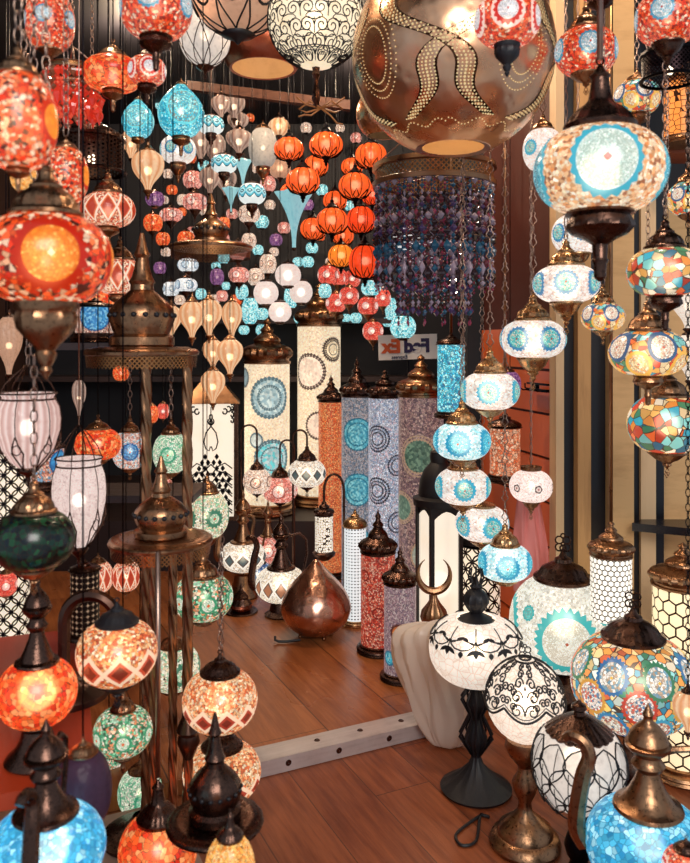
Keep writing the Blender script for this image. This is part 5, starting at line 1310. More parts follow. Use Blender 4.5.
# ------------------------------------------------------------------ table lamps
BASES = {
 'flare': [(.0, 0), (.62, 0), (.66, .03), (.6, .1), (.42, .18), (.26, .3), (.2, .42), (.26, .5), (.3, .58), (.22, .66), (.14, .8), (.16, .95), (.3, 1.02), (.44, 1.08), (.46, 1.14), (.3, 1.14)],
 'fluted': [(.0, 0), (.86, 0), (.9, .04), (.82, .1), (.6, .18), (.36, .36), (.22, .5), (.2, .56), (.28, .62), (.34, .74), (.28, .86), (.16, .96), (.16, 1.06), (.28, 1.14), (.36, 1.2), (.3, 1.26), (.2, 1.26)],
 'baluster': [(0, 0), (.72, 0), (.76, .03), (.62, .08), (.38, .16), (.17, .26), (.1, .34), (.2, .46), (.24, .54), (.15, .66), (.08, .72), (.18, .84), (.2, .9), (.11, 1.0), (.1, 1.06), (.32, 1.12), (.36, 1.15), (.2, 1.15)],
 'cupped': [(0, 0), (.88, 0), (.92, .04), (.86, .1), (.72, .13), (.68, .19), (.42, .27), (.2, .35), (.16, .44), (.3, .56), (.34, .64), (.2, .74), (.18, .8), (.42, .92), (.52, 1.0), (.48, 1.08), (.3, 1.08)],
 'disc': [(.0, 0), (.62, 0), (.66, .03), (.62, .08), (.44, .12), (.32, .2), (.3, .34), (.36, .44), (.2, .44)],
}
def table_lamp(px, py, w, h, d, mat, label, base='flare', cap='bell', bm='antique_brass', rot=0, ck=1., floor=0., group=None, watts=0, flute=0, r0=.42, bulb=.2, name='table_lamp', lc=(1, .76, .5)):
    R = w / 2 * d / FOC; hz = h / w
    c = P(px, py, d); t = thing(name, label, 'table lamp', (c.x, c.y, floor), R, facing(px, rot), group)
    zs = (c.z - floor) / R
    obj('shade', me_globe(mat, hz, r0), t, (0, 0, zs))
    pr = BASES[base]; k = (zs - hz + .06) / pr[-1][1]
    obj('base', MB().lathe([(r, z * k) for r, z in pr], 40, flute, .12 if flute else 0, sharp=True, ribfrom=.08 * k, ribto=.5 * k).mesh('base', bm), t)
    if cap: obj('cap', me_cap(cap, bm, ck), t, (0, 0, zs + hz))
    if bulb: obj('bulb', me_bulb(bulb), t, (0, 0, zs))
    if watts: lamp_light(c, watts, lc)
    return t, R, zs, hz
# crescent-headed finials of wire on caps
def flower_finial(t, z, s, mat='dark_bronze'):
    b = MB()
    for i in range(4):
        a = pi / 2 * i + pi / 4
        b.ring((s * .32 * cos(a), 0, z + s * .55 + s * .32 * sin(a)), s * .24, s * .05, 10, 4, 'y')
    b.ring((0, 0, z + s * 1.05), s * .14, s * .05, 8, 4, 'y'); b.tube([(0, 0, z - .03), (0, 0, z + s * .5)], s * .05, 5)
    obj('finial', b.mesh('finial', mat), t)
tl = table_lamp(563, 622, 106, 86, 2.9, 'm_cream_turq', 'wide cream table lamp with turquoise toothed circle and bronze cap on the floor', 'fluted', 'low', 'dark_bronze', rot=4, watts=1.80, ck=1.02)
flower_finial(tl[0], tl[2] + tl[3] + .5, .3)
tl = table_lamp(633, 681, 122, 86, 2.35, 'm_multi_large', 'large multicolour mosaic table lamp with many flower medallions and bronze cap', 'fluted', 'low', 'dark_bronze', rot=0, watts=1.0, ck=.95)
flower_finial(tl[0], tl[2] + tl[3] + .48, .26)
table_lamp(230, 868, 50, 62, 1.3, 'm_amber_plain', 'amber glass lamp with bronze spike at the bottom edge under the dark crown', 'disc', 'tall', 'dark_bronze', r0=.3)
table_lamp(686, 868, 46, 36, 1.5, 'm_red_white', 'small red mosaic lamp cut by the bottom right corner', 'disc', 'low', 'dark_bronze')
# white glass lamp with black leaf collar on an ornate stand
tl = table_lamp(476, 649, 94, 62, 2.61, 'g_milk_wrinkle', 'round white glass lamp with black leaf collar on an ornate black stand', 'baluster', None, 'plain_black', flute=14, watts=1.20, bulb=0)
t, R, zs, hz = tl
b = MB()
def leaf(b, phi, th, ln, wd, dirn, hz, zs, k=1.03, q=.42):
    pts = []
    for u, s_ in ((0, 0), (.25, .8), (.5, 1.), (.75, .6), (1, 0), (.75, -.6), (.5, -1.), (.25, -.8)):
        a = dirn
        dx = cos(a) * ln * u - sin(a) * wd * s_ * .5; dz = sin(a) * ln * u + cos(a) * wd * s_ * .5
        x, y, z = on_ball(phi + dx / max(.4, cos(th)), th + dz, hz, k, q); pts.append((x, y, z + zs))
    b.add(pts, [(0, 1, 7), (1, 2, 6, 7), (2, 3, 5, 6), (3, 4, 5)])
for i in range(10):
    p0 = 2 * pi * i / 10
    q = lambda a, e: tuple(Vector(on_ball(a, e, hz, 1.03, .42)) + Vector((0, 0, zs)))
    b.tube([q(p0, 1.2 - .1 * k) for k in range(8)], .014, 4)
    b.tube([q(p0 + .31 + .3 * cos(k * pi / 6), .72 - .28 * sin(k * pi / 6)) for k in range(7)], .016, 4)
    for dd in (-pi / 2, -pi / 2 - .7, -pi / 2 + .7): leaf(b, p0, .5, .26, .1, dd, hz, zs)
    for dd in (-pi / 2 - .5, -pi / 2 + .5): leaf(b, p0 + .31, .86, .2, .09, dd, hz, zs)
    leaf(b, p0 + .31, .42, .2, .1, -pi / 2, hz, zs)
    for dd in (.6, pi - .6): leaf(b, p0, .62, .2, .07, dd, hz, zs)
obj('leaf_collar', b.mesh('leaf_collar', 'plain_black', angle=0), t)
obj('cap', MB().lathe([(.36, -.1), (.4, -.02), (.24, .06), (.12, .12), (.2, .2), (.28, .34), (.27, .46), (.2, .56), (.1, .62), (.14, .68), (.06, .76), (.02, .92)], 24, 12, .12).mesh('cap', 'plain_black'), t, (0, 0, zs + hz))
cr = MB()
for i in range(8):
    a = 2 * pi * i / 8
    cr.tube([(.1 * sin(a), -.1 * cos(a), .74), (.16 * sin(a), -.16 * cos(a), .86), (.12 * sin(a), -.12 * cos(a), 1.06)], .02, 4)
obj('crown_finial', cr.mesh('crown_finial', 'plain_black'), t, (0, 0, zs + hz))
cg = MB()     # wire cage stem over the foot
for i in range(10):
    a = 2 * pi * i / 10
    cg.tube([(.1 * sin(a), -.1 * cos(a), .42), (.36 * sin(a), -.36 * cos(a), .62), (.14 * sin(a), -.14 * cos(a), .86), (.32 * sin(a), -.32 * cos(a), 1.04), (.12 * sin(a), -.12 * cos(a), 1.2)], .03, 4)
k_ = (zs - hz) / 1.25
obj('stem_cage', cg.mesh('stem_cage', 'plain_black', angle=0), t, (0, 0, 0), (1, 1, k_))
# white globe with black scroll cap
tl = table_lamp(525, 700, 77, 82, 2.32, 'g_milk_wrinkle', 'white glass globe lamp with lacy black scroll cap and round bronze foot', 'cupped', None, 'antique_brass', r0=.04, watts=1.20, bulb=0)
t, R, zs, hz = tl; hz = 82 / 77
b = MB(); q = lambda a, e: tuple(Vector(on_ball(a, e, hz, 1.03, .04)) + Vector((0, 0, zs)))
for i in range(6):
    p0 = 2 * pi * i / 6
    b.tube([q(p0 - .52 + 1.04 * k / 12, .12 - .26 * sin(pi * k / 12)) for k in range(13)], .03, 5)
    b.tube([q(p0 - .52 + 1.04 * k / 12, .2 - .26 * sin(pi * k / 12)) for k in range(13)], .014, 4)
    for sg in (1, -1):
        for th0, s_, dx in ((.12, .17, .02), (.42, .15, .06), (.72, .13, .05), (.3, .1, .36), (.58, .1, .33), (.95, .1, .06), (.2, .09, .2), (.5, .09, .22), (1.15, .1, .1)):
            b.tube([q(a, e) for a, e in scroll(p0 + sg * dx, th0, s_ / max(.5, cos(th0)) ** .5, sg, 14, 1.35)], .022, 4)
    for k, (a_, e_) in enumerate(((0, .02), (.2, .3), (-.2, .3), (0, .55), (.3, .62), (-.3, .62), (.13, .85), (-.13, .85))):
        leaf(b, p0 + a_, e_, .12, .06, pi / 2, hz, zs, 1.03, .04)
for e, rr in ((1.3, .03), (1.44, .03)): b.tube([q(2 * pi * k / 30, e) for k in range(30)], rr, 4, True)
obj('scroll_cap', b.mesh('scroll_cap', 'plain_black', angle=0), t)
flower_finial(t, zs + hz + .0, .32, 'plain_black')
# petalled lamp
tl = table_lamp(579, 764, 86, 86, 2.08, 'g_lotus', 'grey glass lamp in overlapping black wire petals with fluted cap', 'fluted', None, 'black_iron', flute=18, r0=.3, watts=0.96, bulb=.34)
t, R, zs, hz = tl
b = MB(); q = lambda a, e, k=1.03: tuple(Vector(on_ball(a, e, 1.0, k, .3)) + Vector((0, 0, zs)))
for row, (e0, e1) in enumerate(((.75, -.05), (.3, -.45), (-.1, -.85), (-.5, -1.2))):
    for i in range(10):
        p0 = 2 * pi * (i + .5 * (row % 2)) / 10
        out = [(p0 + sg * .34 * sin(pi * min(1, u * .94 + .03)) ** .8 * (1 if 1 else 0), e0 + (e1 - e0) * u) for sg in (1,) for u in [j / 8 for j in range(9)]]
        o2 = [(p0 - (a - p0), e) for a, e in out][::-1]
        b.tube([q(a, e, 1.05 + .05 * (e0 - e) / (e0 - e1)) for a, e in out + o2[1:-1]], .02, 4, True)
        b.tube([q(p0 + .1, e0 + (e1 - e0) * u, 1.065 + .05 * u) for u in (.1, .35, .6, .9)], .012, 3)
obj('petal_wires', b.mesh('petal_wires', 'plain_black', angle=0), t)
b = MB()
for row, (e0, e1) in enumerate(((.75, -.05), (.3, -.45), (-.1, -.85))):
    for i in range(10):
        p0 = 2 * pi * (i + .5 * (row % 2)) / 10
        g5 = []
        for j in range(9):
            u = j / 8; wdt = .33 * sin(pi * min(1, u * .94 + .03)) ** .8
            for s_ in (-1, -.5, 0, .5, 1):
                g5.append(q(p0 + s_ * wdt, e0 + (e1 - e0) * u, 1.01 + .05 * u + .025 * (1 - s_ * s_)))
        b.add(g5, [(5 * j + i2, 5 * j + i2 + 1, 5 * j + 6 + i2, 5 * j + 5 + i2) for j in range(8) for i2 in range(4)])
pl_ = obj('glass_petals', b.mesh('glass_petals', 'g_lotus', angle=0), t)
obj('cap', MB().lathe([(.76, .72), (.79, .77), (.64, .89), (.42, 1.03), (.24, 1.13), (.14, 1.16), (.12, 1.24), (.18, 1.3), (.16, 1.38), (.06, 1.44), (.02, 1.5)], 80, 20, .06, sharp=True, ribto=1.1).mesh('cap', 'dark_bronze'), t, (0, 0, zs))
# loops at the foot
b = MB()
for i in range(14):
    a = 2 * pi * i / 14
    b.tube([(.22 * sin(a - .1), -.22 * cos(a - .1), .34), (.7 * sin(a - .16), -.7 * cos(a - .16), .2), (1.0 * sin(a), -1.0 * cos(a), .04), (.7 * sin(a + .16), -.7 * cos(a + .16), .2), (.22 * sin(a + .1), -.22 * cos(a + .1), .34)], .03, 5)
obj('foot_loops', b.mesh('foot_loops', 'plain_black', angle=0), t)

# ------------------------------------------------------------------ pitcher lamps
def ewer(px, py, w, h, d, mat, label, floor, neck=1.9, bm='dark_bronze', side=-1, rot=0, watts=0, lc=(1, .7, .4), spout=True, sk=1., group=None, basek=1.):
    """Mosaic belly on a round foot, tall turned neck with a pointed lid, curved spout and handle."""
    R = w / 2 * d / FOC; hz = h / w; c = P(px, py, d)
    t = thing('pitcher_lamp', label, 'table lamp', (c.x, c.y, floor), R, facing(px, rot), group)
    zs = (c.z - floor) / R
    obj('shade', me_globe(mat, hz, .42), t, (0, 0, zs))
    if zs > hz + .02:
        k = zs - hz + .05
        obj('base', MB().lathe([(0, 0), (.74 * basek, 0), (.8 * basek, .06), (.74 * basek, .14 * k), (.56 * basek, .3 * k), (.42, .55 * k), (.36, .8 * k), (.48, .92 * k), (.46, k), (.3, k)], 36).mesh('base', bm), t)
    n = neck
    pr = [(.5, -.08), (.56, 0), (.54, .05), (.42, .1), (.3, .2 * n), (.2, .34 * n), (.17, .42 * n), (.24, .46 * n), (.27, .5 * n), (.2, .55 * n), (.19, .6 * n), (.3, .66 * n), (.36, .7 * n), (.37, .74 * n), (.31, .76 * n), (.33, .78 * n), (.28, .86 * n), (.18, .94 * n), (.08, 1.0 * n), (.07, 1.04 * n), (.09, 1.07 * n), (.03, 1.16 * n), (.01, 1.2 * n)]
    obj('neck', MB().lathe([(r, z) for r, z in pr], 32).mesh('neck', bm), t, (0, 0, zs + hz))
    b = MB()
    if spout:
        s = side
        pts = [(s * .98, -.12, zs - .1), (s * 1.12, -.14, zs + .35 * hz), (s * 1.02, -.14, zs + hz + .25 * n), (s * .92, -.12, zs + hz + .5 * n), (s * 1.02, -.1, zs + hz + .66 * n), (s * 1.2, -.08, zs + hz + .7 * n), (s * 1.32, -.06, zs + hz + .64 * n)]
        sm = []
        for i in range(len(pts) - 1):
            p0, p1, p2, p3 = pts[max(0, i - 1)], pts[i], pts[i + 1], pts[min(len(pts) - 1, i + 2)]
            for k in range(6):
                u = k / 6
                sm.append(tuple(.5 * ((2 * p1[q]) + (-p0[q] + p2[q]) * u + (2 * p0[q] - 5 * p1[q] + 4 * p2[q] - p3[q]) * u * u + (-p0[q] + 3 * p1[q] - 3 * p2[q] + p3[q]) * u ** 3) for q in range(3)))
        m = len(sm)
        b.tube(sm, [.16 - .08 * i / m for i in range(m)], 8)
        obj('spout', b.mesh('spout', bm), t)
        b2 = MB(); s = -side
        b2.tube([(s * .33, 0, zs + hz + .7 * n), (s * .7, 0, zs + hz + .76 * n), (s * .98, 0, zs + hz + .6 * n), (s * 1.0, 0, zs + hz + .3 * n), (s * .86, 0, zs + hz * .75), (s * .82, 0, zs + .42)], .055, 6)
        obj('handle', b2.mesh('handle', bm), t)
    obj('bulb', me_bulb(.2), t, (0, 0, zs))
    if watts: lamp_light(c, watts, lc)
    return t
TZ = .672
ewer(37, 692, 78, 60, 1.5, 'm_orange_shard', 'fiery orange red mosaic pitcher lamp with bronze neck on the orange table', TZ, neck=1.9, side=1, watts=.7, lc=(1, .4, .15), rot=12, spout=False, bm='dark_bronze')
LZ = .50
ewer(46, 850, 116, 74, 1.22, 'm_turq_shard', 'turquoise mosaic pitcher lamp with dark neck at the bottom left corner', LZ, neck=1.35, side=-1, watts=.8, lc=(.5, .85, 1), rot=70, bm='dark_bronze')
ewer(648, 846, 122, 78, 1.8, 'm_turq_shard', 'turquoise mosaic pitcher lamp with tall bronze neck at the bottom right corner', 0., neck=1.42, side=-1, watts=0.60, lc=(.5, .85, 1), rot=0, bm='antique_brass')
pend(684, 862, 40, 30, 1.62, 'm_red_white', 'small red mosaic pendant cut by the bottom right corner', 0, 'low', None, 'links', cm='dark_bronze', top=.62) if False else None
KZ = STEP
ewer(281, 584, 52, 32, 4.15, 'm_cream_lattice', 'cream lattice mosaic pitcher lamp with dark neck beside the copper pot', KZ, neck=1.75, side=-1, watts=.8, basek=.8)
ewer(243, 556, 46, 28, 4.45, 'm_cream_dark', 'cream mosaic pitcher lamp with bronze neck behind the cream lattice one', KZ, neck=1.9, side=-1, bm='antique_brass', basek=.8)
ewer(268, 549, 30, 26, 4.76, 'm_pink_medal', 'small pink mosaic pitcher lamp between two cream pitcher lamps', KZ, neck=2.0, side=-1, bm='antique_brass', basek=.9)
table_lamp(259, 574, 28, 22, 4.6, 'm_small_blue', 'small blue mosaic lamp left of the cream lattice pitcher lamp', 'disc', 'low', 'dark_bronze', floor=STEP)
# swan neck lamps
def swan(px, py, w, h, d, mat, label, floor, x_off, top_, bm='dark_bronze', r=.006, base_r=.09):
    """A lamp hanging from the hooked end of a tall bent rod."""
    R = w / 2 * d / FOC; c = P(px, py, d); hz = h / w
    fx = x_off * d / FOC; tz = P(0, top_, d).z - c.z
    t = thing('swan_neck_lamp', label, 'table lamp', (c.x + fx, c.y, floor))
    obj('base', MB().lathe([(0, 0), (base_r, 0), (base_r, .01), (base_r * .7, .02), (base_r * .25, .04), (.012, .06)], 28).mesh('base', bm), t)
    zc = c.z - floor; xs = -fx; hk = zc + (hz + .5) * R
    top_z = tz + zc; rad = abs(fx) / 2
    pts = [(0, 0, .04), (0, 0, top_z - rad)] + [(xs / 2 + (-xs / 2) * cos(pi * k / 10), 0, top_z - rad + rad * sin(pi * k / 10)) for k in range(1, 10)] + [(xs, 0, top_z - rad), (xs, 0, hk)]
    obj('arm', MB().tube(pts, r, 7).mesh('arm', bm), t)
    obj('shade', me_globe(mat, hz), t, (xs, 0, zc), R)
    obj('cap', me_cap('bell', bm, .95), t, (xs, 0, zc + hz * R), R); obj('finial', me_fin('short', bm, .8), t, (xs, 0, zc - hz * R), R)
    obj('bulb', me_bulb(.2), t, (xs, 0, zc), R)
    return t
swan(280, 489, 36, 25, 4.86, 'm_pink_medal', 'pink medallion lamp on a hooked bronze arm before the cream blue lantern', STEP, 14, 440, base_r=.06)
swan(257, 481, 28, 24, 4.66, 'm_cream_medal', 'grey cream mosaic lamp on a hooked arm, left of the pink medallion one', STEP, -16, 425, base_r=.05)
swan(307, 473, 38, 26, 4.45, 'm_cream_dark', 'cream mosaic lamp with dark spots on a hooked arm, right of the pink medallion one', STEP, -14, 430)
# swan neck lantern
d = 4.2; c = P(324, 530, d); t = thing('swan_neck_lantern', 'small crackle glass lantern on a hooked bronze arm above the copper pot', 'table lantern', (c.x + .105, d, STEP))
R = 9 * d / FOC; zc = c.z - STEP; xs = -.105
obj('glass_body', MB().lathe([(1, -2.4), (1, 1.6)], 24).mesh('glass_body', 'f_crackle_cell'), t, (xs, 0, zc), R)
obj('lid', me_lid('onion', 'dark_bronze', .9), t, (xs, 0, zc + 1.6 * R), R)
obj('foot', MB().lathe([(.1, -3.4), (.6, -3.3), (1.2, -2.8), (1.3, -2.5), (1.0, -2.3)], 24).mesh('foot', 'dark_bronze'), t, (xs, 0, zc), R)
hk = zc + 3.9 * R
obj('arm', MB().tube([(0, 0, .04), (0, 0, hk + .02)] + [(xs / 2 - xs / 2 * cos(pi * k / 10), 0, hk + .02 + .09 * sin(pi * k / 10)) for k in range(1, 10)] + [(xs, 0, hk + .02), (xs, 0, hk - .03)], .007, 7).mesh('arm', 'dark_bronze'), t)
obj('base', MB().lathe([(0, 0), (.09, 0), (.09, .01), (.06, .02), (.02, .04), (.012, .06)], 24).mesh('base', 'dark_bronze'), t)
# dark swan neck at left: rod arching over to the orange zigzag pendant
d = 1.78; a = P(64, 0, d); c = P(117, 600, d)
t = thing('swan_neck_stand', 'dark bronze hooked stand holding the orange zigzag pendant above the table edge', 'lamp stand', (a.x, d, TZ))
r_ = (c.x - a.x) / 2; zt = P(0, 622, d).z
obj('arm', MB().tube([(0, 0, .02), (0, 0, zt - TZ)] + [(r_ - r_ * cos(pi * k / 12), 0, zt - TZ + .05 * sin(pi * k / 12) * 1.2) for k in range(1, 12)] + [(2 * r_, 0, zt - TZ - .005)], .014, 8).mesh('arm', 'dark_bronze'), t)
obj('base', MB().lathe([(0, 0), (.1, 0), (.1, .012), (.03, .03), (.014, .05)], 24).mesh('base', 'dark_bronze'), t)

# ------------------------------------------------------------------ copper onion pot, incense burner, crescent finial
d = 3.86; zb = STEP
t = thing('copper_pot', 'big polished copper onion shaped pot lamp standing on the wooden floor', 'copper pot', (P(316, 0, d).x, d, zb), 35 * d / FOC)
pr = [(0, .1), (.4, .1), (.66, .2), (.88, .42), (1.0, .72), (.98, .95), (.88, 1.2), (.7, 1.46), (.48, 1.7), (.3, 1.88), (.18, 2.02), (.1, 2.12), (.03, 2.17)]
def smooth_prof(pr, k=4):
    out = []
    for i in range(len(pr) - 1):
        p0, p1, p2, p3 = pr[max(0, i - 1)], pr[i], pr[i + 1], pr[min(len(pr) - 1, i + 2)]
        for j in range(k):
            u = j / k
            out.append(tuple(.5 * (2 * p1[q] + (-p0[q] + p2[q]) * u + (2 * p0[q] - 5 * p1[q] + 4 * p2[q] - p3[q]) * u * u + (-p0[q] + 3 * p1[q] - 3 * p2[q] + p3[q]) * u ** 3) for q in range(2)))
    return [(max(0, r), z) for r, z in out] + [pr[-1]]
obj('body', MB().lathe(smooth_prof(pr), 56).mesh('body', 'copper_dented'), t) if False else obj('body', MB().lathe(smooth_prof(pr), 56).mesh('body', 'copper_pot'), t)
for i in range(4):
    a = pi / 2 * i + .5
    obj('foot', cached('potfoot', lambda: MB().sphere((0, 0, .055), .055, 10, 8).lathe([(.03, .05), (.05, .14)], 10).mesh('foot', 'antique_brass')), t, (.5 * sin(a), -.5 * cos(a), 0))
tr2 = MB().tube([(-.42 , -.5, .05), (-.8, -.62, .05), (-1.02, -.62, .05), (-1.12, -.58, .08), (-1.12, -.56, .18)], .035, 6)
obj('cord', tr2.mesh('cord', 'cable_black'), t)
d = 4.2
t = thing('incense_burner', 'small dark bronze incense burner with pointed lid on a round tray', 'incense burner', (P(241, 0, d).x, d, STEP), 26 * d / FOC / 2)
obj('tray', MB().lathe([(0, .04), (1.2, .0), (1.3, .06), (1.25, .12), (.3, .1)], 36).mesh('tray', 'dark_bronze'), t)
obj('bowl', MB().lathe([(.3, .1), (.7, .16), (.85, .4), (.8, .6), (.6, .66)], 32).mesh('bowl', 'copper_aged'), t)
obj('lid', MB().lathe([(.84, .6), (.8, .72), (.6, .95), (.56, 1.05), (.6, 1.15), (.4, 1.4), (.2, 1.6), (.1, 1.8), (.14, 1.9), (.02, 2.2)], 32, 12, .1).mesh('lid', 'dark_bronze'), t)
d = 3.27
R = 14 * d / FOC
t = thing('crescent_finial', 'brass crescent moon finial on an onion shaped stem before the arched lantern', 'finial', (P(434, 0, d).x, d, STEP), R)
zo = (P(0, 630, d).z - STEP) / R
obj('stem', MB().lathe([(0, 0), (.9, 0), (1.0, .1), (.7, .3), (.4, .7), (.36, zo - .3), (.7, zo - .1), (.5, zo), (.8, zo + .4), (1., zo + .9), (.9, zo + 1.4), (.5, zo + 1.9), (.26, zo + 2.3), (.2, zo + 2.6), (.3, zo + 2.7), (.1, zo + 2.9)], 36, 18, .07, sharp=True).mesh('stem', 'antique_brass'), t)
pts, rr = [], []
for k in range(25):
    a = radians(-235 + 290 * k / 24); pts.append((1.15 * cos(a), 0, zo + 4.0 + 1.25 * sin(a))); rr.append(.03 + .26 * sin(pi * k / 24) ** 1.3)
obj('crescent', MB().tube(pts, rr, 8).mesh('crescent', 'antique_brass'), t)

# ------------------------------------------------------------------ plastic bags
r_ = random.Random(5)
d = 2.89; c = P(449, 0, d)
t = thing('slumped_plastic_bag', 'bulging cream plastic bag slumped against the end of the metal step strip', 'bag', (c.x, d, .003))
from mathutils import noise as mnoise
prof = smooth_prof([(.0, 0), (.035, .0), (.06, .008), (.092, .05), (.122, .11), (.15, .18), (.18, .26), (.203, .33), (.207, .372), (.185, .405), (.12, .425), (.06, .428), (.0, .42)], 5); seg = 180; vs = []
for (r, z) in prof:
    for i in range(seg):
        a = 2 * pi * i / seg
        nz = mnoise.noise(Vector((cos(a) + 3, sin(a), z * 3.5)))
        tri = lambda x: 2 * abs((x / (2 * pi)) % 1.0 - .5)
        fold = .5 * tri(5 * a + 6 * z + 3.2 * nz) + .34 * tri(9 * a - 11 * z + 4 * nz) + .2 * tri(17 * a + 16 * z + 6 * nz) - .5
        rr = r * (.92 + .42 * fold * (1 - .4 * z / .43))
        vs.append((rr * sin(a) - .03 * z, -rr * .5 * cos(a), z + .03 * fold * (z > .33) + .03 * sin(a + 2.2) * (z > .34)))
n_ = len(prof)
b = MB().add(vs, [(j * seg + i, j * seg + (i + 1) % seg, (j + 1) * seg + (i + 1) % seg, (j + 1) * seg + i) for j in range(n_ - 1) for i in range(seg)])
obj('sack', b.mesh('sack', 'bag_plastic', angle=16), t)
lg = MB().sphere((0, .0, .2), .05, 16, 10, 1.3).mesh('wrapped_pot', 'copper_aged'); obj('wrapped_pot', lg, t)
d = 3.23; c = P(531, 590, d)
t = thing('hanging_plastic_bag', 'pink plastic bag hanging on the orange slats behind the black dashed pendant', 'bag', c)
vs = []; cols_, rows_ = 15, 12; H_, W_ = (590 - 497) * d / FOC, 36 * d / FOC
for side in (0, 1):
    for j in range(rows_ + 1):
        v = j / rows_
        for i in range(cols_ + 1):
            u = i / cols_ - .5
            ww = W_ * (.62 + .38 * min(1, (1 - v) * 1.8)) 
            y = (-.035 if side == 0 else .03) * (1 - (2 * u) ** 2) * (1 - .6 * v) + .008 * sin(17 * u + 5 * v) + .006 * sin(31 * u)
            vs.append((u * ww - .01 * v, y, v * H_))
m_ = (cols_ + 1)
fs = [(s_ * m_ * (rows_ + 1) + j * m_ + i, s_ * m_ * (rows_ + 1) + j * m_ + i + 1, s_ * m_ * (rows_ + 1) + (j + 1) * m_ + i + 1, s_ * m_ * (rows_ + 1) + (j + 1) * m_ + i) for s_ in (0, 1) for j in range(rows_) for i in range(cols_)]
obj('sack', MB().add(vs, fs).mesh('sack', 'pink_plastic', angle=0), t)
b = MB()
for x in (-.03, .03): b.tube([(x, 0, H_ - .01), (x * .8, .01, H_ + .06), (x * .3, .02, H_ + .1)], .006, 5)
obj('handle', b.tube([(-.012, .02, H_ + .1), (.012, .02, H_ + .1)], .006, 5).mesh('handle', 'pink_plastic'), t)

d = 3.36; c = P(536, 390, d)
t = thing('wall_hook_rail', 'short dark metal hook rail on the orange slats above the black dashed pendant', 'hook rail', c, 1, atan2(dv.y, dv.x))
obj('rail', MB().box((-.1, -.012, -.006), (.08, .004, .006)).box((-.1, -.012, .022), (.08, .004, .03)).box((-.01, -.01, -.006), (.01, .004, .03)).mesh('rail', 'black_iron', False), t)
for x in (-.07, 0., .06):
    obj('hook', MB().tube([(x, .0, 0), (x, .03, -.002), (x, .05, .012), (x, .05, .03)], .003, 6).mesh('hook', 'black_iron'), t)
# ------------------------------------------------------------------ furniture
def rot_box(name, x0, y0, L, W, ang, z0, z1, m, th=.03, legs=True, legm='shelf_dark', label='', cat='table', inset=.04):
    t = thing(name, label, cat, (x0, y0, 0), 1, ang)
    obj('table_top', MB().box((0, 0, z1 - th), (L, W, z1)).mesh('table_top', m, False), t)
    if legs:
        for x in (inset, L - inset):
            for y in (inset, W - inset):
                obj('leg', cached((name, 'leg', z1), lambda: MB().box((-.025, -.025, 0), (.025, .025, z1 - th)).mesh('leg', legm, False)), t, (x, y, 0))
    return t
e0, e1 = P(97, 0, 1.44), P(82, 0, 2.2)
ang = atan2(e1.y - e0.y, e1.x - e0.x); Lt = (e1 - e0).xy.length
rot_box('wooden_table', e0.x, e0.y, Lt, .75, ang, 0, TZ, 'table_orange', label='glossy orange red wooden table at left under the fiery orange pitcher lamp')
g0 = P(150, 0, 1.1)
rot_box('low_table', -.62, 1.06, .3, .32, 0, 0, LZ, 'shelf_dark', label='dark low table at the bottom left corner under the turquoise pitcher lamp')
p0, p1 = P(232, 0, 2.62), P(190, 0, 3.0)
ang = AX
t = thing('display_plinth', 'low beige plinth at left beside the end of the metal step strip', 'plinth', (-.22, 1.8, 0), 1, AX)
obj('block', MB().box((0, 0, 0), (.7, .28, .07)).mesh('block', 'plinth_beige', False), t)
tag(obj('wall_ledge', MB().prism([(P(632, 0, 3.03).x, 3.03), (P(720, 0, 2.9).x, 2.9), (P(720, 0, 3.095).x, 3.095), (P(640, 0, 3.095).x, 3.095)], P(0, 531, 2.9).z - .03, P(0, 531, 2.9).z).mesh('wall_ledge', 'tile_black', False)), 'black pointed ledge at the right edge above the star lattice lantern', 'ledge')
tag(obj('wall_ledge', MB().box((P(640, 0, 3.05).x, 2.98, P(0, 146, 3.0).z - .03), (P(720, 0, 3.05).x, 3.16, P(0, 146, 3.0).z)).mesh('wall_ledge', 'shelf_warm', False)), 'warm brown wooden ledge at the right edge under the amber glass lantern', 'ledge')
# cable loop on the floor
d = 2.5
pts = [(P(482, 0, 2.46).x, 2.46, .006), (P(470, 0, 2.42).x, 2.42, .006), (P(456, 0, 2.36).x, 2.36, .006), (P(462, 0, 2.3).x, 2.31, .006), (P(476, 0, 2.33).x, 2.33, .006), (P(480, 0, 2.45).x, 2.45, .006), (P(484, 0, 2.455).x, 2.455, .006), (P(490, 0, 2.445).x, 2.445, .006)]
sm = []
for i in range(len(pts) - 1):
    q0, q1, q2, q3 = pts[max(0, i - 1)], pts[i], pts[i + 1], pts[min(len(pts) - 1, i + 2)]
    for k in range(6):
        u = k / 6; sm.append(tuple(.5 * (2 * q1[q] + (-q0[q] + q2[q]) * u + (2 * q0[q] - 5 * q1[q] + 4 * q2[q] - q3[q]) * u * u + (-q0[q] + 3 * q1[q] - 3 * q2[q] + q3[q]) * u ** 3) for q in range(3)))
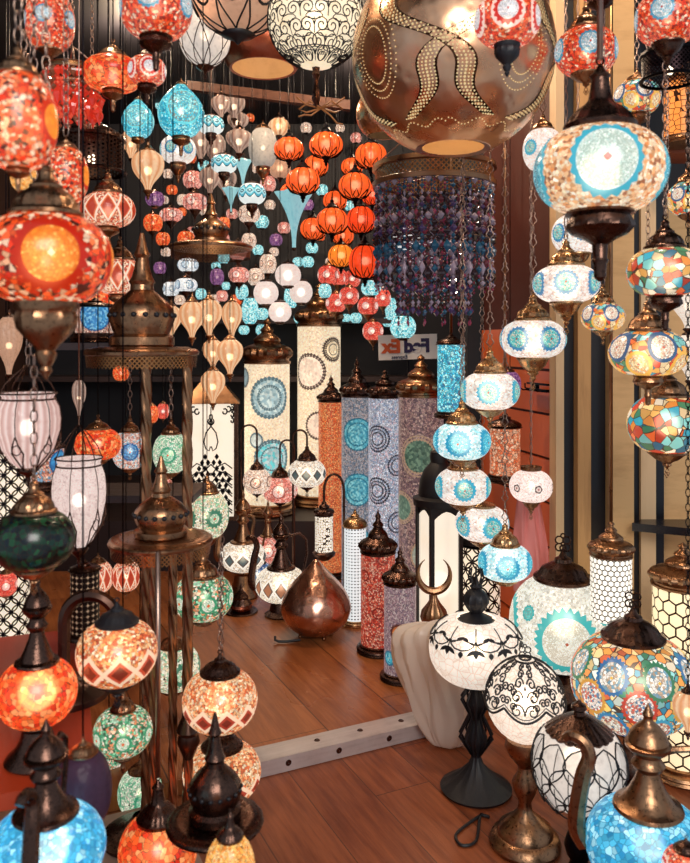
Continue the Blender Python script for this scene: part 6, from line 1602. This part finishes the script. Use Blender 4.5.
tag(obj('power_cord', MB().tube(sm, .0045, 6).mesh('power_cord', 'cable_black')), 'thin black power cord looped on the floor in front of the ornate black stand', 'cord')
# ------------------------------------------------------------------ light and camera
w = bpy.data.worlds.new('street'); SC.world = w; w.use_nodes = True
bg = w.node_tree.nodes['Background']; bg.inputs[0].default_value = (.75, .85, 1.0, 1); bg.inputs[1].default_value = .5
def area(loc, target, size, watts, col):
    l = bpy.data.lights.new('daylight', 'AREA'); l.energy = watts; l.color = col; l.size = size
    o = bpy.data.objects.new('daylight', l); COL.objects.link(o); o.location = loc
    o.rotation_euler = (Vector(target) - Vector(loc)).to_track_quat('-Z', 'Y').to_euler(); return o
area((.6, -1.6, 3.0), (.1, 3.5, .8), 1.6, 95, (1, .95, .9))
for x, y, e in ((-.2, 3.6, 75), (-1.2, 4.6, 45), (.2, 5.2, 36), (.75, 2.3, 36), (-.8, 2.4, 32)):  # warm fill lights added under the ceiling to brighten floor and metal
    l = bpy.data.lights.new('added_fill_light', 'POINT'); l.energy = e; l.color = (1, .74, .5); l.shadow_soft_size = .05
    o = bpy.data.objects.new('added_fill_light', l); COL.objects.link(o); o.location = (x, y, CEIL - .12)
cam = bpy.data.cameras.new('camera'); co = bpy.data.objects.new('camera', cam); COL.objects.link(co)
co.location = (0, 0, EYE); co.rotation_euler = (pi / 2, 0, 0)
cam.sensor_fit = 'HORIZONTAL'; cam.sensor_width = 36; cam.lens = FOC / 690 * 36; cam.shift_y = -(863 / 2 - HOR) / 690 * 1.0
cam.clip_start = .05
cam.dof.use_dof = True; cam.dof.focus_distance = 3.2; cam.dof.aperture_fstop = 7.0
SC.camera = co
SC.view_settings.view_transform = 'Standard'; SC.view_settings.look = 'None'; SC.view_settings.gamma = 1; SC.view_settings.exposure = 0.
SC.cycles.use_denoising = True
SC.cycles.max_bounces = 8; SC.cycles.diffuse_bounces = 3; SC.cycles.glossy_bounces = 4; SC.cycles.transparent_max_bounces = 12
SC.cycles.caustics_reflective = False; SC.cycles.caustics_refractive = False; SC.cycles.sample_clamp_indirect = 6.
